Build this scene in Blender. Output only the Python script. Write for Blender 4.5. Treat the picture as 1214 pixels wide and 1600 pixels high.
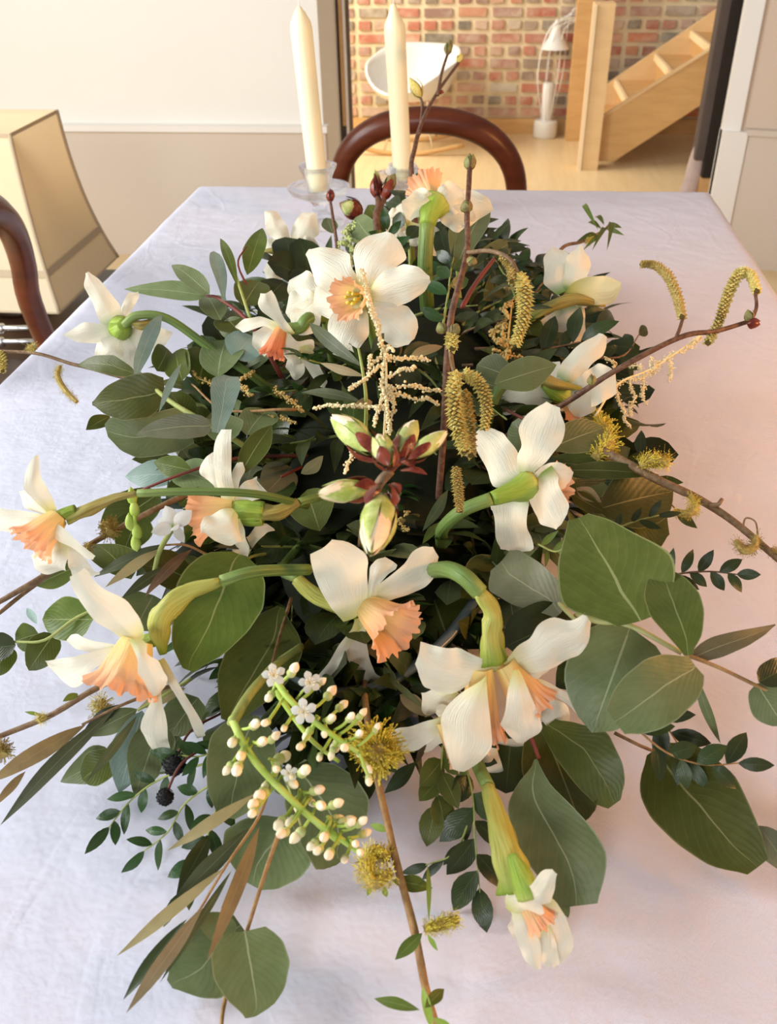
import bpy, math, random
from mathutils import Vector, Matrix, noise
V = Vector
rnd = random.Random(7)
for o in list(bpy.data.objects):
    bpy.data.objects.remove(o)
S = bpy.context.scene
COL = S.collection

# ---------------------------------------------------------------- camera
F = 1400.0                      # focal length in px of the 1214x1600 frame
CAM = V((0, 0, 1.25))
TT = 0.75                       # table top height
n_ = (F * F + 180 * 40) / 982
ry = V((180, 982, -F)).normalized()
rz = -V((40, -n_, -F)).normalized()
rx = ry.cross(rz)
RM = Matrix((rx, ry, rz))       # camera space -> world
cd = bpy.data.cameras.new('camera')
cam = bpy.data.objects.new('camera', cd)
COL.objects.link(cam)
cam.matrix_world = Matrix.Translation(CAM) @ RM.to_4x4()
cd.sensor_fit = 'VERTICAL'
cd.sensor_height = 36
cd.lens = F / 1600 * 36
cd.clip_start = 0.02
cd.dof.use_dof = True
cd.dof.focus_distance = 0.72
cd.dof.aperture_fstop = 13
S.camera = cam

# ---------------------------------------------------------------- light
S.view_settings.view_transform = 'Standard'
S.view_settings.look = 'None'
S.view_settings.gamma = 1
S.view_settings.use_curve_mapping = False
S.view_settings.exposure = 0.26
w = bpy.data.worlds.new('world')
S.world = w
w.use_nodes = True
w.node_tree.nodes['Background'].inputs[0].default_value = (0.97, 0.95, 0.96, 1)
w.node_tree.nodes['Background'].inputs[1].default_value = 0.34


def area(name, loc, target, sx, sy, power, col):
    l = bpy.data.lights.new(name, 'AREA')
    l.shape = 'RECTANGLE'
    l.size = sx
    l.size_y = sy
    l.energy = power
    l.color = col
    o = bpy.data.objects.new(name, l)
    COL.objects.link(o)
    o.location = loc
    o.rotation_euler = (V(target) - V(loc)).to_track_quat('-Z', 'Y').to_euler()
    return o


area('window_daylight', (-1.75, 0.45, 1.45), (-0.1, 0.8, 0.75), 0.9, 0.9, 34, (0.95, 0.97, 1.0))
area('left_wall_fill', (-2.5, 0.9, 2.1), (-0.9, 3.6, 1.1), 0.8, 1.1, 46, (1.0, 0.98, 0.93))  # extra light added to brighten the left wall
area('near_window_daylight', (-0.55, -2.0, 1.85), (-0.5, 2.4, 0.7), 0.8, 0.7, 34, (0.90, 0.94, 1.0))
area('warm_lamp_light', (1.25, 0.62, 1.25), (0.30, 0.7, 0.75), 0.35, 0.35, 17, (1.0, 0.45, 0.14))
area('brick_room_fill', (-1.9, 4.8, 1.7), (0.4, 5.5, 0.2), 1.5, 1.3, 80, (1.0, 0.93, 0.80))  # warm area light added to brighten the brick room, source unseen


# ---------------------------------------------------------------- points
def ray(px, py):
    return RM @ V(((px - 607) / F, -(py - 800) / F, -1))


def D(px, py, z):
    return CAM + ray(px, py) * z


def W(px, py, h=0.0):
    r = ray(px, py)
    return CAM + r * ((TT + h - CAM.z) / r.z)


def G(px, py, Y):
    r = ray(px, py)
    return CAM + r * (Y / r.y)


def ZW(px, py, zz):             # at world height zz
    return W(px, py, zz - TT)


MC = V((-0.085, 0.90, TT))
MA = V((0.205, 0.50, 0.165))


def M(px, py, off=0.02):        # on the mound of foliage, lifted towards the viewer
    r = ray(px, py)
    a = V((r.x / MA.x, r.y / MA.y, r.z / MA.z))
    c = CAM - MC
    b = V((c.x / MA.x, c.y / MA.y, c.z / MA.z))
    A, B, C_ = a.dot(a), 2 * a.dot(b), b.dot(b) - 1
    d = B * B - 4 * A * C_
    if d <= 0:
        t = (TT + 0.03 - CAM.z) / r.z
    else:
        t = min((-B - math.sqrt(d)) / (2 * A), (TT + 0.02 - CAM.z) / r.z)
    return CAM + r * (t - off)


def PT(p):
    if len(p) == 2:
        return M(p[0], p[1], 0.02)
    return W(p[0], p[1], p[2]) if p[2] >= 0 else M(p[0], p[1], -p[2])


def depth(p):
    return -((RM.transposed() @ (p - CAM)).z)


# ---------------------------------------------------------------- materials
def mat(name, col, rough=0.6, spec=0.3, metal=0, trans=0):
    m = bpy.data.materials.new(name)
    m.use_nodes = True
    b = m.node_tree.nodes['Principled BSDF']
    b.inputs['Base Color'].default_value = (*col, 1)
    b.inputs['Roughness'].default_value = rough
    b.inputs['Specular IOR Level'].default_value = spec
    b.inputs['Metallic'].default_value = metal
    b.inputs['Transmission Weight'].default_value = trans
    return m


def nn(m, t, **k):
    n = m.node_tree.nodes.new(t)
    for a, v in k.items():
        setattr(n, a, v)
    return n


def ln(m, a, b):
    m.node_tree.links.new(a, b)


def mathn(m, op, a, b=None, c=None):
    n = nn(m, 'ShaderNodeMath', operation=op)
    for i, x in enumerate((a, b, c)):
        if x is None:
            continue
        if isinstance(x, (int, float)):
            n.inputs[i].default_value = x
        else:
            ln(m, x, n.inputs[i])
    return n.outputs[0]


def mixc(m, fac, a, b):
    n = nn(m, 'ShaderNodeMix', data_type='RGBA')
    for i, x in ((0, fac), (6, a), (7, b)):
        if isinstance(x, (int, float)):
            n.inputs[i].default_value = x
        elif isinstance(x, tuple):
            n.inputs[i].default_value = (*x, 1)
        else:
            ln(m, x, n.inputs[i])
    return n.outputs[2]


def ramp(m, fac, stops):
    n = nn(m, 'ShaderNodeValToRGB')
    e = n.color_ramp.elements
    while len(e) < len(stops):
        e.new(0.5)
    for i, (p, c) in enumerate(stops):
        e[i].position = p
        e[i].color = (*c, 1)
    ln(m, fac, n.inputs[0])
    return n.outputs[0]


def noisen(m, scale, detail=3, rough=0.5, vec=None):
    n = nn(m, 'ShaderNodeTexNoise')
    n.inputs['Scale'].default_value = scale
    n.inputs['Detail'].default_value = detail
    n.inputs['Roughness'].default_value = rough
    if vec is not None:
        ln(m, vec, n.inputs['Vector'])
    return n.outputs['Fac']


def bump(m, h, strength, dist):
    n = nn(m, 'ShaderNodeBump')
    n.inputs['Strength'].default_value = strength
    n.inputs['Distance'].default_value = dist
    ln(m, h, n.inputs['Height'])
    ln(m, n.outputs[0], m.node_tree.nodes['Principled BSDF'].inputs['Normal'])
    return n


def objc(m):
    return nn(m, 'ShaderNodeTexCoord').outputs['Object']


def add_translucent(m, colsock, fac):
    t = nn(m, 'ShaderNodeBsdfTranslucent')
    if isinstance(colsock, tuple):
        t.inputs[0].default_value = (*colsock, 1)
    else:
        ln(m, colsock, t.inputs[0])
    mx = nn(m, 'ShaderNodeMixShader')
    mx.inputs[0].default_value = fac
    ln(m, m.node_tree.nodes['Principled BSDF'].outputs[0], mx.inputs[1])
    ln(m, t.outputs[0], mx.inputs[2])
    ln(m, mx.outputs[0], m.node_tree.nodes['Material Output'].inputs[0])


def leafmat(name, col, col2, rib, rough=0.42, spec=0.25, transl=0.2, edge=None, veins=0.2, bl=0.45):
    m = mat(name, col, rough, spec)
    uv = nn(m, 'ShaderNodeTexCoord').outputs['UV']
    sp = nn(m, 'ShaderNodeSeparateXYZ')
    ln(m, uv, sp.inputs[0])
    u, v = sp.outputs[0], sp.outputs[1]
    av = mathn(m, 'ABSOLUTE', mathn(m, 'SUBTRACT', v, 0.5))
    rnd_ = nn(m, 'ShaderNodeObjectInfo').outputs['Random']
    nz = noisen(m, 55, 4, 0.6, objc(m))
    c = mixc(m, ramp(m, nz, [(0.35, (0, 0, 0)), (0.68, (1, 1, 1))]), col, col2)
    hv = nn(m, 'ShaderNodeHueSaturation')
    ln(m, mathn(m, 'MULTIPLY_ADD', rnd_, 0.03, 0.485), hv.inputs['Hue'])
    ln(m, mathn(m, 'MULTIPLY_ADD', rnd_, 0.55, 0.72), hv.inputs['Value'])
    ln(m, c, hv.inputs['Color'])
    c = hv.outputs[0]
    # side veins
    ph = mathn(m, 'SUBTRACT', mathn(m, 'MULTIPLY', u, 60), mathn(m, 'MULTIPLY', av, 55))
    ph = mathn(m, 'ADD', ph, mathn(m, 'MULTIPLY', noisen(m, 30, 2, 0.5, objc(m)), 9))
    vv = mathn(m, 'SINE', ph)
    vmask = mathn(m, 'MULTIPLY', mathn(m, 'GREATER_THAN', vv, 0.93), veins * 0.35)
    c = mixc(m, vmask, c, rib)
    wid = mathn(m, 'MULTIPLY_ADD', u, -0.011, 0.016)
    c = mixc(m, mathn(m, 'MULTIPLY', mathn(m, 'LESS_THAN', av, wid), 0.8), c, rib)
    if edge:
        c = mixc(m, mathn(m, 'MULTIPLY', mathn(m, 'GREATER_THAN', av, 0.482), 0.75), c, edge)
    ln(m, c, m.node_tree.nodes['Principled BSDF'].inputs['Base Color'])
    bump(m, mathn(m, 'ADD', mathn(m, 'MULTIPLY', vv, 0.05), nz), bl, 0.0015)
    add_translucent(m, c, transl)
    return m


LM = {
    'gum': leafmat('silver_green_leaf', (0.115, 0.150, 0.055), (0.155, 0.19, 0.082), (0.34, 0.38, 0.22), edge=(0.24, 0.28, 0.15)),
    'blue': leafmat('blue_green_leaf', (0.22, 0.33, 0.27), (0.30, 0.40, 0.34), (0.42, 0.5, 0.4), transl=0.3),
    'green': leafmat('fresh_green_leaf', (0.070, 0.098, 0.012), (0.095, 0.125, 0.018), (0.30, 0.33, 0.12), edge=(0.22, 0.26, 0.09)),
    'moss': leafmat('moss_green_leaf', (0.066, 0.078, 0.012), (0.088, 0.10, 0.018), (0.28, 0.30, 0.12), edge=(0.24, 0.26, 0.1)),
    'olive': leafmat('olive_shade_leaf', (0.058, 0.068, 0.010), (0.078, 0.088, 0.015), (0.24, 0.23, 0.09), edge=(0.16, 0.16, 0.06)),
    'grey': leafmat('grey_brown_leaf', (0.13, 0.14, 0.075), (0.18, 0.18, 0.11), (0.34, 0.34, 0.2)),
    'dark': leafmat('dark_green_leaf', (0.022, 0.034, 0.007), (0.034, 0.048, 0.010), (0.07, 0.11, 0.035), rough=0.35, spec=0.35, transl=0.12),  # green lowered to deepen the shade inside the mound
    'box': leafmat('glossy_small_leaf', (0.02, 0.052, 0.010), (0.034, 0.078, 0.015), (0.07, 0.13, 0.04), rough=0.3, spec=0.4, transl=0.15),  # also darkened for the shaded filler
    'back': leafmat('dusty_leaf_underside', (0.33, 0.26, 0.13), (0.26, 0.21, 0.10), (0.42, 0.35, 0.2), rough=0.6, veins=0.0),
    'brown': leafmat('brown_leaf_underside', (0.24, 0.15, 0.065), (0.17, 0.105, 0.045), (0.36, 0.25, 0.12), rough=0.6, veins=0.0),
    'lance': leafmat('grey_green_narrow_leaf', (0.060, 0.075, 0.032), (0.085, 0.10, 0.045), (0.22, 0.24, 0.12), rough=0.45, veins=0.0),
    'lime': leafmat('lime_green_leaf', (0.20, 0.28, 0.035), (0.26, 0.34, 0.055), (0.45, 0.5, 0.16), rough=0.4, veins=0.0),
}


def petalmat(name, tip, base, back=None, gradpos=0.34):
    m = mat(name, tip, 0.5, 0.25)
    uv = nn(m, 'ShaderNodeTexCoord').outputs['UV']
    sp = nn(m, 'ShaderNodeSeparateXYZ')
    ln(m, uv, sp.inputs[0])
    c = ramp(m, sp.outputs[0], [(0.02, base), (gradpos, tip), (1, tip)])
    mp = nn(m, 'ShaderNodeMapping')
    mp.inputs['Scale'].default_value = (1.2, 22, 1)
    ln(m, uv, mp.inputs[0])
    st = noisen(m, 1.6, 3, 0.5, mp.outputs[0])
    c = mixc(m, mathn(m, 'MULTIPLY', st, 0.25), c, tuple(x * 0.84 for x in tip))
    ln(m, c, m.node_tree.nodes['Principled BSDF'].inputs['Base Color'])
    bump(m, st, 0.6, 0.002)
    add_translucent(m, c, 0.32)
    return m


PM = petalmat('cream_petal', (0.92, 0.88, 0.70), (0.74, 0.72, 0.22), gradpos=0.3)
PG = petalmat('cream_petal_green_base', (0.91, 0.88, 0.70), (0.22, 0.40, 0.03), gradpos=0.26)
PY = petalmat('yellow_flushed_petal', (0.86, 0.72, 0.38), (0.35, 0.38, 0.04), gradpos=0.6)
PW = petalmat('white_petal', (0.88, 0.88, 0.82), (0.55, 0.65, 0.25), gradpos=0.2)


def coronamat(name, base, mid, rim):
    m = mat(name, rim, 0.5, 0.25)
    uv = nn(m, 'ShaderNodeTexCoord').outputs['UV']
    sp = nn(m, 'ShaderNodeSeparateXYZ')
    ln(m, uv, sp.inputs[0])
    c = ramp(m, sp.outputs[0], [(0.0, base), (0.5, mid), (0.85, rim)])
    mp = nn(m, 'ShaderNodeMapping')
    mp.inputs['Scale'].default_value = (1.5, 26, 1)
    ln(m, uv, mp.inputs[0])
    st = noisen(m, 1.5, 2, 0.5, mp.outputs[0])
    c = mixc(m, mathn(m, 'MULTIPLY', st, 0.4), c, tuple(x * 0.8 for x in mid))
    ln(m, c, m.node_tree.nodes['Principled BSDF'].inputs['Base Color'])
    bump(m, st, 0.6, 0.002)
    add_translucent(m, c, 0.35)
    return m


CM = coronamat('apricot_corona', (0.88, 0.72, 0.26), (0.93, 0.61, 0.28), (0.92, 0.47, 0.27))
CR = coronamat('coral_corona', (0.85, 0.45, 0.15), (0.85, 0.3, 0.13), (0.85, 0.26, 0.12))


def stripemat(name, c1, c2, c0, sc=20, transl=0.15, rough=0.45):
    """lengthwise streaks: c1/c2, with c0 at the start of the tube"""
    m = mat(name, c1, rough, 0.35)
    uv = nn(m, 'ShaderNodeTexCoord').outputs['UV']
    sp = nn(m, 'ShaderNodeSeparateXYZ')
    ln(m, uv, sp.inputs[0])
    mp = nn(m, 'ShaderNodeMapping')
    mp.inputs['Scale'].default_value = (1.2, sc, 1)
    ln(m, uv, mp.inputs[0])
    st = noisen(m, 1.5, 3, 0.6, mp.outputs[0])
    c = mixc(m, ramp(m, st, [(0.35, (0, 0, 0)), (0.65, (1, 1, 1))]), c1, c2)
    c = mixc(m, ramp(m, sp.outputs[0], [(0.0, (1, 1, 1)), (0.3, (0, 0, 0))]), c, c0)
    ln(m, c, m.node_tree.nodes['Principled BSDF'].inputs['Base Color'])
    bump(m, st, 0.7, 0.002)
    add_translucent(m, c, transl)
    return m


SPA = stripemat('papery_spathe', (0.40, 0.40, 0.07), (0.52, 0.52, 0.13), (0.22, 0.32, 0.03))
SPB = stripemat('brown_papery_spathe', (0.30, 0.24, 0.05), (0.42, 0.34, 0.09), (0.30, 0.30, 0.05))
NEK = stripemat('green_flower_tube', (0.26, 0.40, 0.04), (0.36, 0.48, 0.07), (0.45, 0.52, 0.12))
STM = stripemat('green_stalk', (0.13, 0.21, 0.04), (0.18, 0.27, 0.07), (0.24, 0.33, 0.08), sc=10)


def barkmat(name, c1, c2, scale=180, rough=0.6):
    m = mat(name, c1, rough, 0.3)
    nz = noisen(m, scale, 4, 0.7, objc(m))
    c = mixc(m, ramp(m, nz, [(0.4, (0, 0, 0)), (0.62, (1, 1, 1))]), c1, c2)
    ln(m, c, m.node_tree.nodes['Principled BSDF'].inputs['Base Color'])
    bump(m, nz, 0.5, 0.001)
    return m


BK = {
    'red': barkmat('red_brown_bark', (0.075, 0.032, 0.018), (0.17, 0.085, 0.045)),
    'brown': barkmat('brown_bark', (0.13, 0.07, 0.03), (0.22, 0.14, 0.07)),
    'tan': barkmat('tan_willow_bark', (0.34, 0.20, 0.07), (0.25, 0.13, 0.05)),
    'green': barkmat('green_twig', (0.24, 0.28, 0.07), (0.31, 0.34, 0.1), 60),
    'lime': barkmat('lime_flower_stalk', (0.33, 0.46, 0.06), (0.42, 0.53, 0.12), 60),
    'wine': barkmat('wine_red_twig', (0.16, 0.028, 0.018), (0.10, 0.03, 0.02), 60),
    'rib': barkmat('pale_green_twig', (0.42, 0.42, 0.18), (0.33, 0.34, 0.12), 60),
    'catkin': barkmat('yellow_catkin_scales', (0.46, 0.36, 0.08), (0.62, 0.53, 0.17), 260),
    'catkind': barkmat('brown_catkin_scales', (0.30, 0.2, 0.05), (0.45, 0.35, 0.1), 260),
    'fluff': barkmat('yellow_stamens', (0.75, 0.64, 0.08), (0.55, 0.40, 0.05), 300),
    'plume': barkmat('cream_plume_florets', (0.66, 0.53, 0.26), (0.8, 0.69, 0.42), 200),
    'bead': barkmat('ochre_seed_beads', (0.45, 0.30, 0.08), (0.58, 0.43, 0.16), 200),
    'bud': barkmat('green_brown_bud', (0.22, 0.22, 0.06), (0.16, 0.1, 0.05), 140),
    'scale': barkmat('wine_red_bud_scale', (0.11, 0.016, 0.01), (0.22, 0.045, 0.02), 120, 0.3),
    'calyx': barkmat('green_calyx', (0.40, 0.46, 0.14), (0.5, 0.52, 0.22), 100),
    'creambud': barkmat('cream_bud', (0.80, 0.66, 0.38), (0.88, 0.82, 0.60), 100, 0.5),
    'peach': barkmat('peach_cream_bud_petal', (0.86, 0.62, 0.40), (0.9, 0.80, 0.56), 60, 0.5),
    'limescale': barkmat('lime_bud_scale', (0.34, 0.42, 0.08), (0.55, 0.58, 0.22), 90, 0.4),
    'core': mat('crevice_shade_core', (0.12, 0.08, 0.02), 0.8, 0.2),  # dark colour paints shade into the crevices between scales
    'black': mat('black_cone', (0.008, 0.008, 0.008), 0.6, 0.2),
}

# ---------------------------------------------------------------- object helpers
ORG = {}


def mk(name, verts, faces, m, parent=None, uvs=None, smooth=True, mats=None):
    o0 = ORG[parent.name] if parent is not None else V((0, 0, 0))
    me = bpy.data.meshes.new(name)
    me.from_pydata([tuple(v - o0) for v in verts], [], faces)
    if uvs:
        l = me.uv_layers.new(name='UVMap')
        idx = [0] * len(me.loops)
        me.loops.foreach_get('vertex_index', idx)
        flat = []
        for i in idx:
            flat.extend(uvs[i])
        l.data.foreach_set('uv', flat)
    if smooth:
        me.polygons.foreach_set('use_smooth', [True] * len(me.polygons))
    for x in ([m] if not mats else mats):
        me.materials.append(x)
    o = bpy.data.objects.new(name, me)
    COL.objects.link(o)
    if parent is not None:
        o.parent = parent
        ORG[o.name] = o0
    else:
        ORG[o.name] = V((0, 0, 0))
    return o


def thing(name, label, cat, loc, group=None):
    e = bpy.data.objects.new(name, None)
    e.empty_display_size = 0.02
    COL.objects.link(e)
    e.location = loc
    e['label'] = label
    e['category'] = cat
    if group:
        e['group'] = group
    ORG[e.name] = V(loc)
    return e


def tag(o, label, cat, group=None):
    o['label'] = label
    o['category'] = cat
    if group:
        o['group'] = group
    return o


def struct(o):
    o['kind'] = 'structure'
    return o


class MB:
    def __init__(s):
        s.v, s.f, s.uv = [], [], []

    def add(s, v, f, uv=None):
        b = len(s.v)
        s.v += v
        s.f += [tuple(i + b for i in q) for q in f]
        s.uv += uv if uv else [(0.5, 0.5)] * len(v)

    def box(s, a, b, bev=0.0):
        x0, y0, z0 = a
        x1, y1, z1 = b
        c = [V((x, y, z)) for z in (z0, z1) for y in (y0, y1) for x in (x0, x1)]
        s.add(c, [(0, 2, 3, 1), (4, 5, 7, 6), (0, 1, 5, 4), (2, 6, 7, 3), (0, 4, 6, 2), (1, 3, 7, 5)])

    def prism(s, poly, off):
        n = len(poly)
        s.add([V(p) for p in poly] + [V(p) + V(off) for p in poly],
              [tuple(range(n))[::-1], tuple(range(n, 2 * n))] + [(i, (i + 1) % n, n + (i + 1) % n, n + i) for i in range(n)])

    def out(s, name, m, parent=None, smooth=False):
        return mk(name, s.v, s.f, m, parent, s.uv, smooth)


def box(name, a, b, m, parent=None, bev=0.0):
    x = MB()
    x.box(a, b)
    o = x.out(name, m, parent)
    if bev:
        q = o.modifiers.new('bevel', 'BEVEL')
        q.width = bev
        q.segments = 2
    return o


def spline(pts, k=5):
    """Catmull-Rom through pts; pts may be Vectors"""
    if len(pts) < 3:
        return [pts[0].lerp(pts[-1], i / k) for i in range(k + 1)]
    P = [pts[0] * 2 - pts[1]] + list(pts) + [pts[-1] * 2 - pts[-2]]
    out = []
    for i in range(1, len(P) - 2):
        for j in range(k):
            t = j / k
            a, b, c, d = P[i - 1], P[i], P[i + 1], P[i + 2]
            out.append(0.5 * ((2 * b) + (c - a) * t + (2 * a - 5 * b + 4 * c - d) * t * t + (3 * b - a - 3 * c + d) * t ** 3))
    out.append(pts[-1].copy())
    return out


def tube_geo(pts, rad, n=8, k=5, close=True, flat=1.0, wob=0.0):
    """rad: number or list per control point"""
    sp = spline(pts, k)
    N = len(sp)
    if not isinstance(rad, (list, tuple)):
        rad = [rad] * len(pts)
    if len(rad) != len(pts):
        rad = [rad[0] + (rad[-1] - rad[0]) * i / (len(pts) - 1) for i in range(len(pts))]
    v, f, uv = [], [], []
    up = V((0.13, 0.21, 1))
    a = None
    for i, p in enumerate(sp):
        t = (sp[min(i + 1, N - 1)] - sp[max(i - 1, 0)]).normalized()
        if a is None:
            a = t.cross(up)
            if a.length < 1e-3:
                a = t.cross(V((1, 0, 0)))
        else:
            a = a - t * a.dot(t)
        a.normalize()
        b = t.cross(a)
        g = i / (N - 1) * (len(rad) - 1)
        g0 = min(int(g), len(rad) - 2)
        r = rad[g0] + (rad[g0 + 1] - rad[g0]) * (g - g0)
        for j in range(n):
            an = 2 * math.pi * j / n
            rr = r * (1 + wob * math.sin(3 * an + i * 0.7) + wob * 0.6 * math.sin(5 * an - i * 0.4))
            v.append(p + a * math.cos(an) * rr + b * math.sin(an) * rr * flat)
            uv.append((i / (N - 1), j / n))
    for i in range(N - 1):
        for j in range(n):
            f.append((i * n + j, i * n + (j + 1) % n, (i + 1) * n + (j + 1) % n, (i + 1) * n + j))
    if close:
        f.append(tuple(range(n))[::-1])
        f.append(tuple(range((N - 1) * n, N * n)))
    return v, f, uv


def tube(name, pts, rad, m, parent=None, n=8, k=5, flat=1.0, wob=0.0):
    v, f, uv = tube_geo(pts, rad, n, k, True, flat, wob)
    return mk(name, v, f, m, parent, uv)


def lathe_geo(prof, c, n=24, axis=None, sx=1, sy=1):
    ax = (axis or V((0, 0, 1))).normalized()
    a = ax.cross(V((0, 1, 0.01)))
    a.normalize()
    b = ax.cross(a)
    v, f, uv = [], [], []
    for i, (r, h) in enumerate(prof):
        for j in range(n):
            an = 2 * math.pi * j / n
            v.append(c + ax * h + a * (r * math.cos(an) * sx) + b * (r * math.sin(an) * sy))
            uv.append((i / (len(prof) - 1), j / n))
    for i in range(len(prof) - 1):
        for j in range(n):
            f.append((i * n + j, i * n + (j + 1) % n, (i + 1) * n + (j + 1) % n, (i + 1) * n + j))
    return v, f, uv


def lathe(name, prof, c, m, parent=None, n=24, axis=None, sx=1, sy=1):
    v, f, uv = lathe_geo(prof, c, n, axis, sx, sy)
    return mk(name, v, f, m, parent, uv)


def egg_geo(c, axis, L, r, n=8, k=6, pw=0.8):
    """bud shaped solid from c along axis"""
    prof = []
    for i in range(k + 1):
        t = i / k
        prof.append((max(r * math.sin(math.pi * t ** pw) ** 0.75 if 0 < t < 1 else 0, r * 0.04), L * t))
    return lathe_geo(prof, c, n, axis)


PROF = {'petal': [(0, .2), (.12, .36), (.28, .64), (.45, .90), (.6, 1), (.75, .92), (.86, .68), (.94, .36), (.98, .12), (1, .02)],
        'fan': [(0, .16), (.15, .32), (.32, .56), (.5, .80), (.68, .96), (.82, 1), (.91, .84), (.97, .45), (1, .06)],
        'spoon': [(0, .3), (.3, .36), (.5, .55), (.7, .9), (.82, 1), (.92, .75), (.98, .3), (1, .02)]}


def shape_w(kind, t):
    t = min(max(t, 0.0), 1.0)
    if kind == 'euc':
        return max(math.sin(math.pi * t ** 0.78), 0) ** 0.62
    if kind == 'round':
        return max(math.sin(math.pi * t ** 0.95), 0) ** 0.5
    if kind == 'ell':
        return max(math.sin(math.pi * t ** 0.9), 0) ** 0.85
    if kind == 'lance':
        return max(math.sin(math.pi * t ** 0.95), 0) ** 1.0
    if kind == 'drop':
        return max(math.sin(math.pi * t ** 0.62), 0) ** 0.85
    if kind in PROF:
        pr = PROF[kind]
        for i in range(len(pr) - 1):
            if t <= pr[i + 1][0]:
                q = (t - pr[i][0]) / (pr[i + 1][0] - pr[i][0])
                q = q * q * (3 - 2 * q) * 0.5 + q * 0.5
                return pr[i][1] + (pr[i + 1][1] - pr[i][1]) * q
    if kind == 'strap':
        return max(max(math.sin(math.pi * t ** 1.6), 0) ** 0.5 * 0.95, 0.3 * (1 - t))
    return 1


def outline(base, tip, poly, nu):
    """widths (low, high) of an outline across its midrib, at nu + 1 stations"""
    bx, by = base
    hx, hy = tip[0] - bx, tip[1] - by
    L = math.hypot(hx, hy)
    hx, hy = hx / L, hy / L
    P = [((x - bx) * hx + (y - by) * hy, -(x - bx) * hy + (y - by) * hx) for x, y in poly]
    P = [(a / L, b) for a, b in P]
    out = []
    for i in range(nu + 1):
        t = min(max(i / nu, .012), .985)
        hit = []
        for (a0, b0), (a1, b1) in zip(P, P[1:] + P[:1]):
            if (a0 - t) * (a1 - t) < 0:
                hit.append(b0 + (b1 - b0) * (t - a0) / (a1 - a0))
        out.append((min(hit), max(hit)) if len(hit) > 1 else None)
    for i in range(nu + 1):
        if out[i] is None:
            j = next((j for j in (range(i, nu + 1) if i < nu / 2 else range(i, -1, -1)) if out[j] is not None), None)
            q = out[j] if j is not None else (-3, 3)
            f_ = (i + .5) / (j + .5) if i < nu / 2 and j else .25
            out[i] = (q[0] * f_, q[1] * f_)
    sm = []
    for i in range(nu + 1):
        a, b, c = out[max(i - 1, 0)], out[i], out[min(i + 1, nu)]
        sm.append(((a[0] + 2 * b[0] + c[0]) / 4, (a[1] + 2 * b[1] + c[1]) / 4))
    return sm


def blade_geo(base, tip, width, nrm, kind='euc', bend=0.08, fold=0.1, ruf=0.0, nu=12, nv=6, twist=0.0, wob=0.04, side=0.0, seed=0.0):
    a = tip - base
    L = a.length
    u = a / L
    n = nrm - u * nrm.dot(u)
    if n.length < 0.15:
        n = (CAM - base) - u * (CAM - base).dot(u)
    n.normalize()
    s0 = u.cross(n)
    v, f, uv = [], [], []
    ph = seed * 7.3
    for i in range(nu + 1):
        t = i / nu
        pl = isinstance(kind, list)
        if pl:
            lo, hi = kind[i][0] * width, kind[i][1] * width
            w = (hi - lo) / 2
        else:
            w = shape_w(kind, t) * width / 2
        an = twist * (t - 0.3)
        s = s0 * math.cos(an) + n * math.sin(an)
        m_ = n * math.cos(an) - s0 * math.sin(an)
        c = base + u * (L * t) + n * (bend * L * math.sin(math.pi * t)) + s0 * (side * L * math.sin(math.pi * t))
        for j in range(nv + 1):
            q = 2 * j / nv - 1
            ww = w * (1 + wob * math.sin(9 * t + ph + 2.1 * (q > 0)) * abs(q))
            off = lo + (hi - lo) * j / nv if pl else q * ww
            hgt = fold * abs(q) ** 1.4 * w + ruf * w * abs(q) ** 1.5 * math.sin(11 * t + ph + (2.5 if q > 0 else 0))
            v.append(c + s * off + m_ * hgt)
            uv.append((t, j / nv))
    for i in range(nu):
        for j in range(nv):
            p = i * (nv + 1) + j
            f.append((p, p + 1, p + nv + 2, p + nv + 1))
    return v, f, uv


def rv(s=1.0):
    return V((rnd.uniform(-s, s), rnd.uniform(-s, s), rnd.uniform(-s, s)))


def leaf(parent, base, tip, wpx, m='gum', kind='euc', bend=None, roll=0.0, name='leaf', fold=0.12, tilt=0.35, nu=12, nv=6, twist=None, side=0.0, wob=0.05, ruf=0.04, poly=None, pxy=None):
    mid = (base + tip) / 2
    width = wpx * depth(mid) / F
    if poly:
        nu, nv = 22, 10
        kind = outline(pxy[0], pxy[1], poly, nu)
        width = depth(mid) / F
        wob, side, twist = 0, 0, (twist or 0)
        tilt = min(tilt, .12)
    nrm = (CAM - mid).normalized() + V((0, 0, 0.25)) + rv(tilt)
    u = (tip - base).normalized()
    if roll:
        nrm = Matrix.Rotation(math.radians(roll), 3, u) @ nrm
    if bend is None:
        bend = rnd.uniform(0.03, 0.1)
    v, f, uv = blade_geo(base, tip, width, nrm, kind, bend, fold, ruf, nu, nv, rnd.uniform(-0.3, 0.3) if twist is None else twist, wob, side, rnd.random())
    return mk(name, v, f, LM[m] if isinstance(m, str) else m, parent, uv)


# ================================================================ SETTING
def noisy(name, c1, c2, scale, rough=0.8, bs=0.1):
    m = mat(name, c1, rough, 0.2)
    nz = noisen(m, scale, 4, 0.6, objc(m))
    ln(m, mixc(m, nz, c1, c2), m.node_tree.nodes['Principled BSDF'].inputs['Base Color'])
    if bs:
        bump(m, nz, bs, 0.004)
    return m


WHITE = noisy('white_painted_plaster', (0.84, 0.83, 0.77), (0.81, 0.80, 0.74), 3)
BEIGE = noisy('beige_painted_plaster', (0.68, 0.56, 0.45), (0.64, 0.53, 0.42), 3)
BEIGE2 = noisy('warm_grey_dado_paint', (0.66, 0.58, 0.50), (0.62, 0.55, 0.47), 3)
TRIMW = noisy('white_gloss_paint', (0.85, 0.83, 0.78), (0.82, 0.8, 0.75), 3, 0.4)


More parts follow.
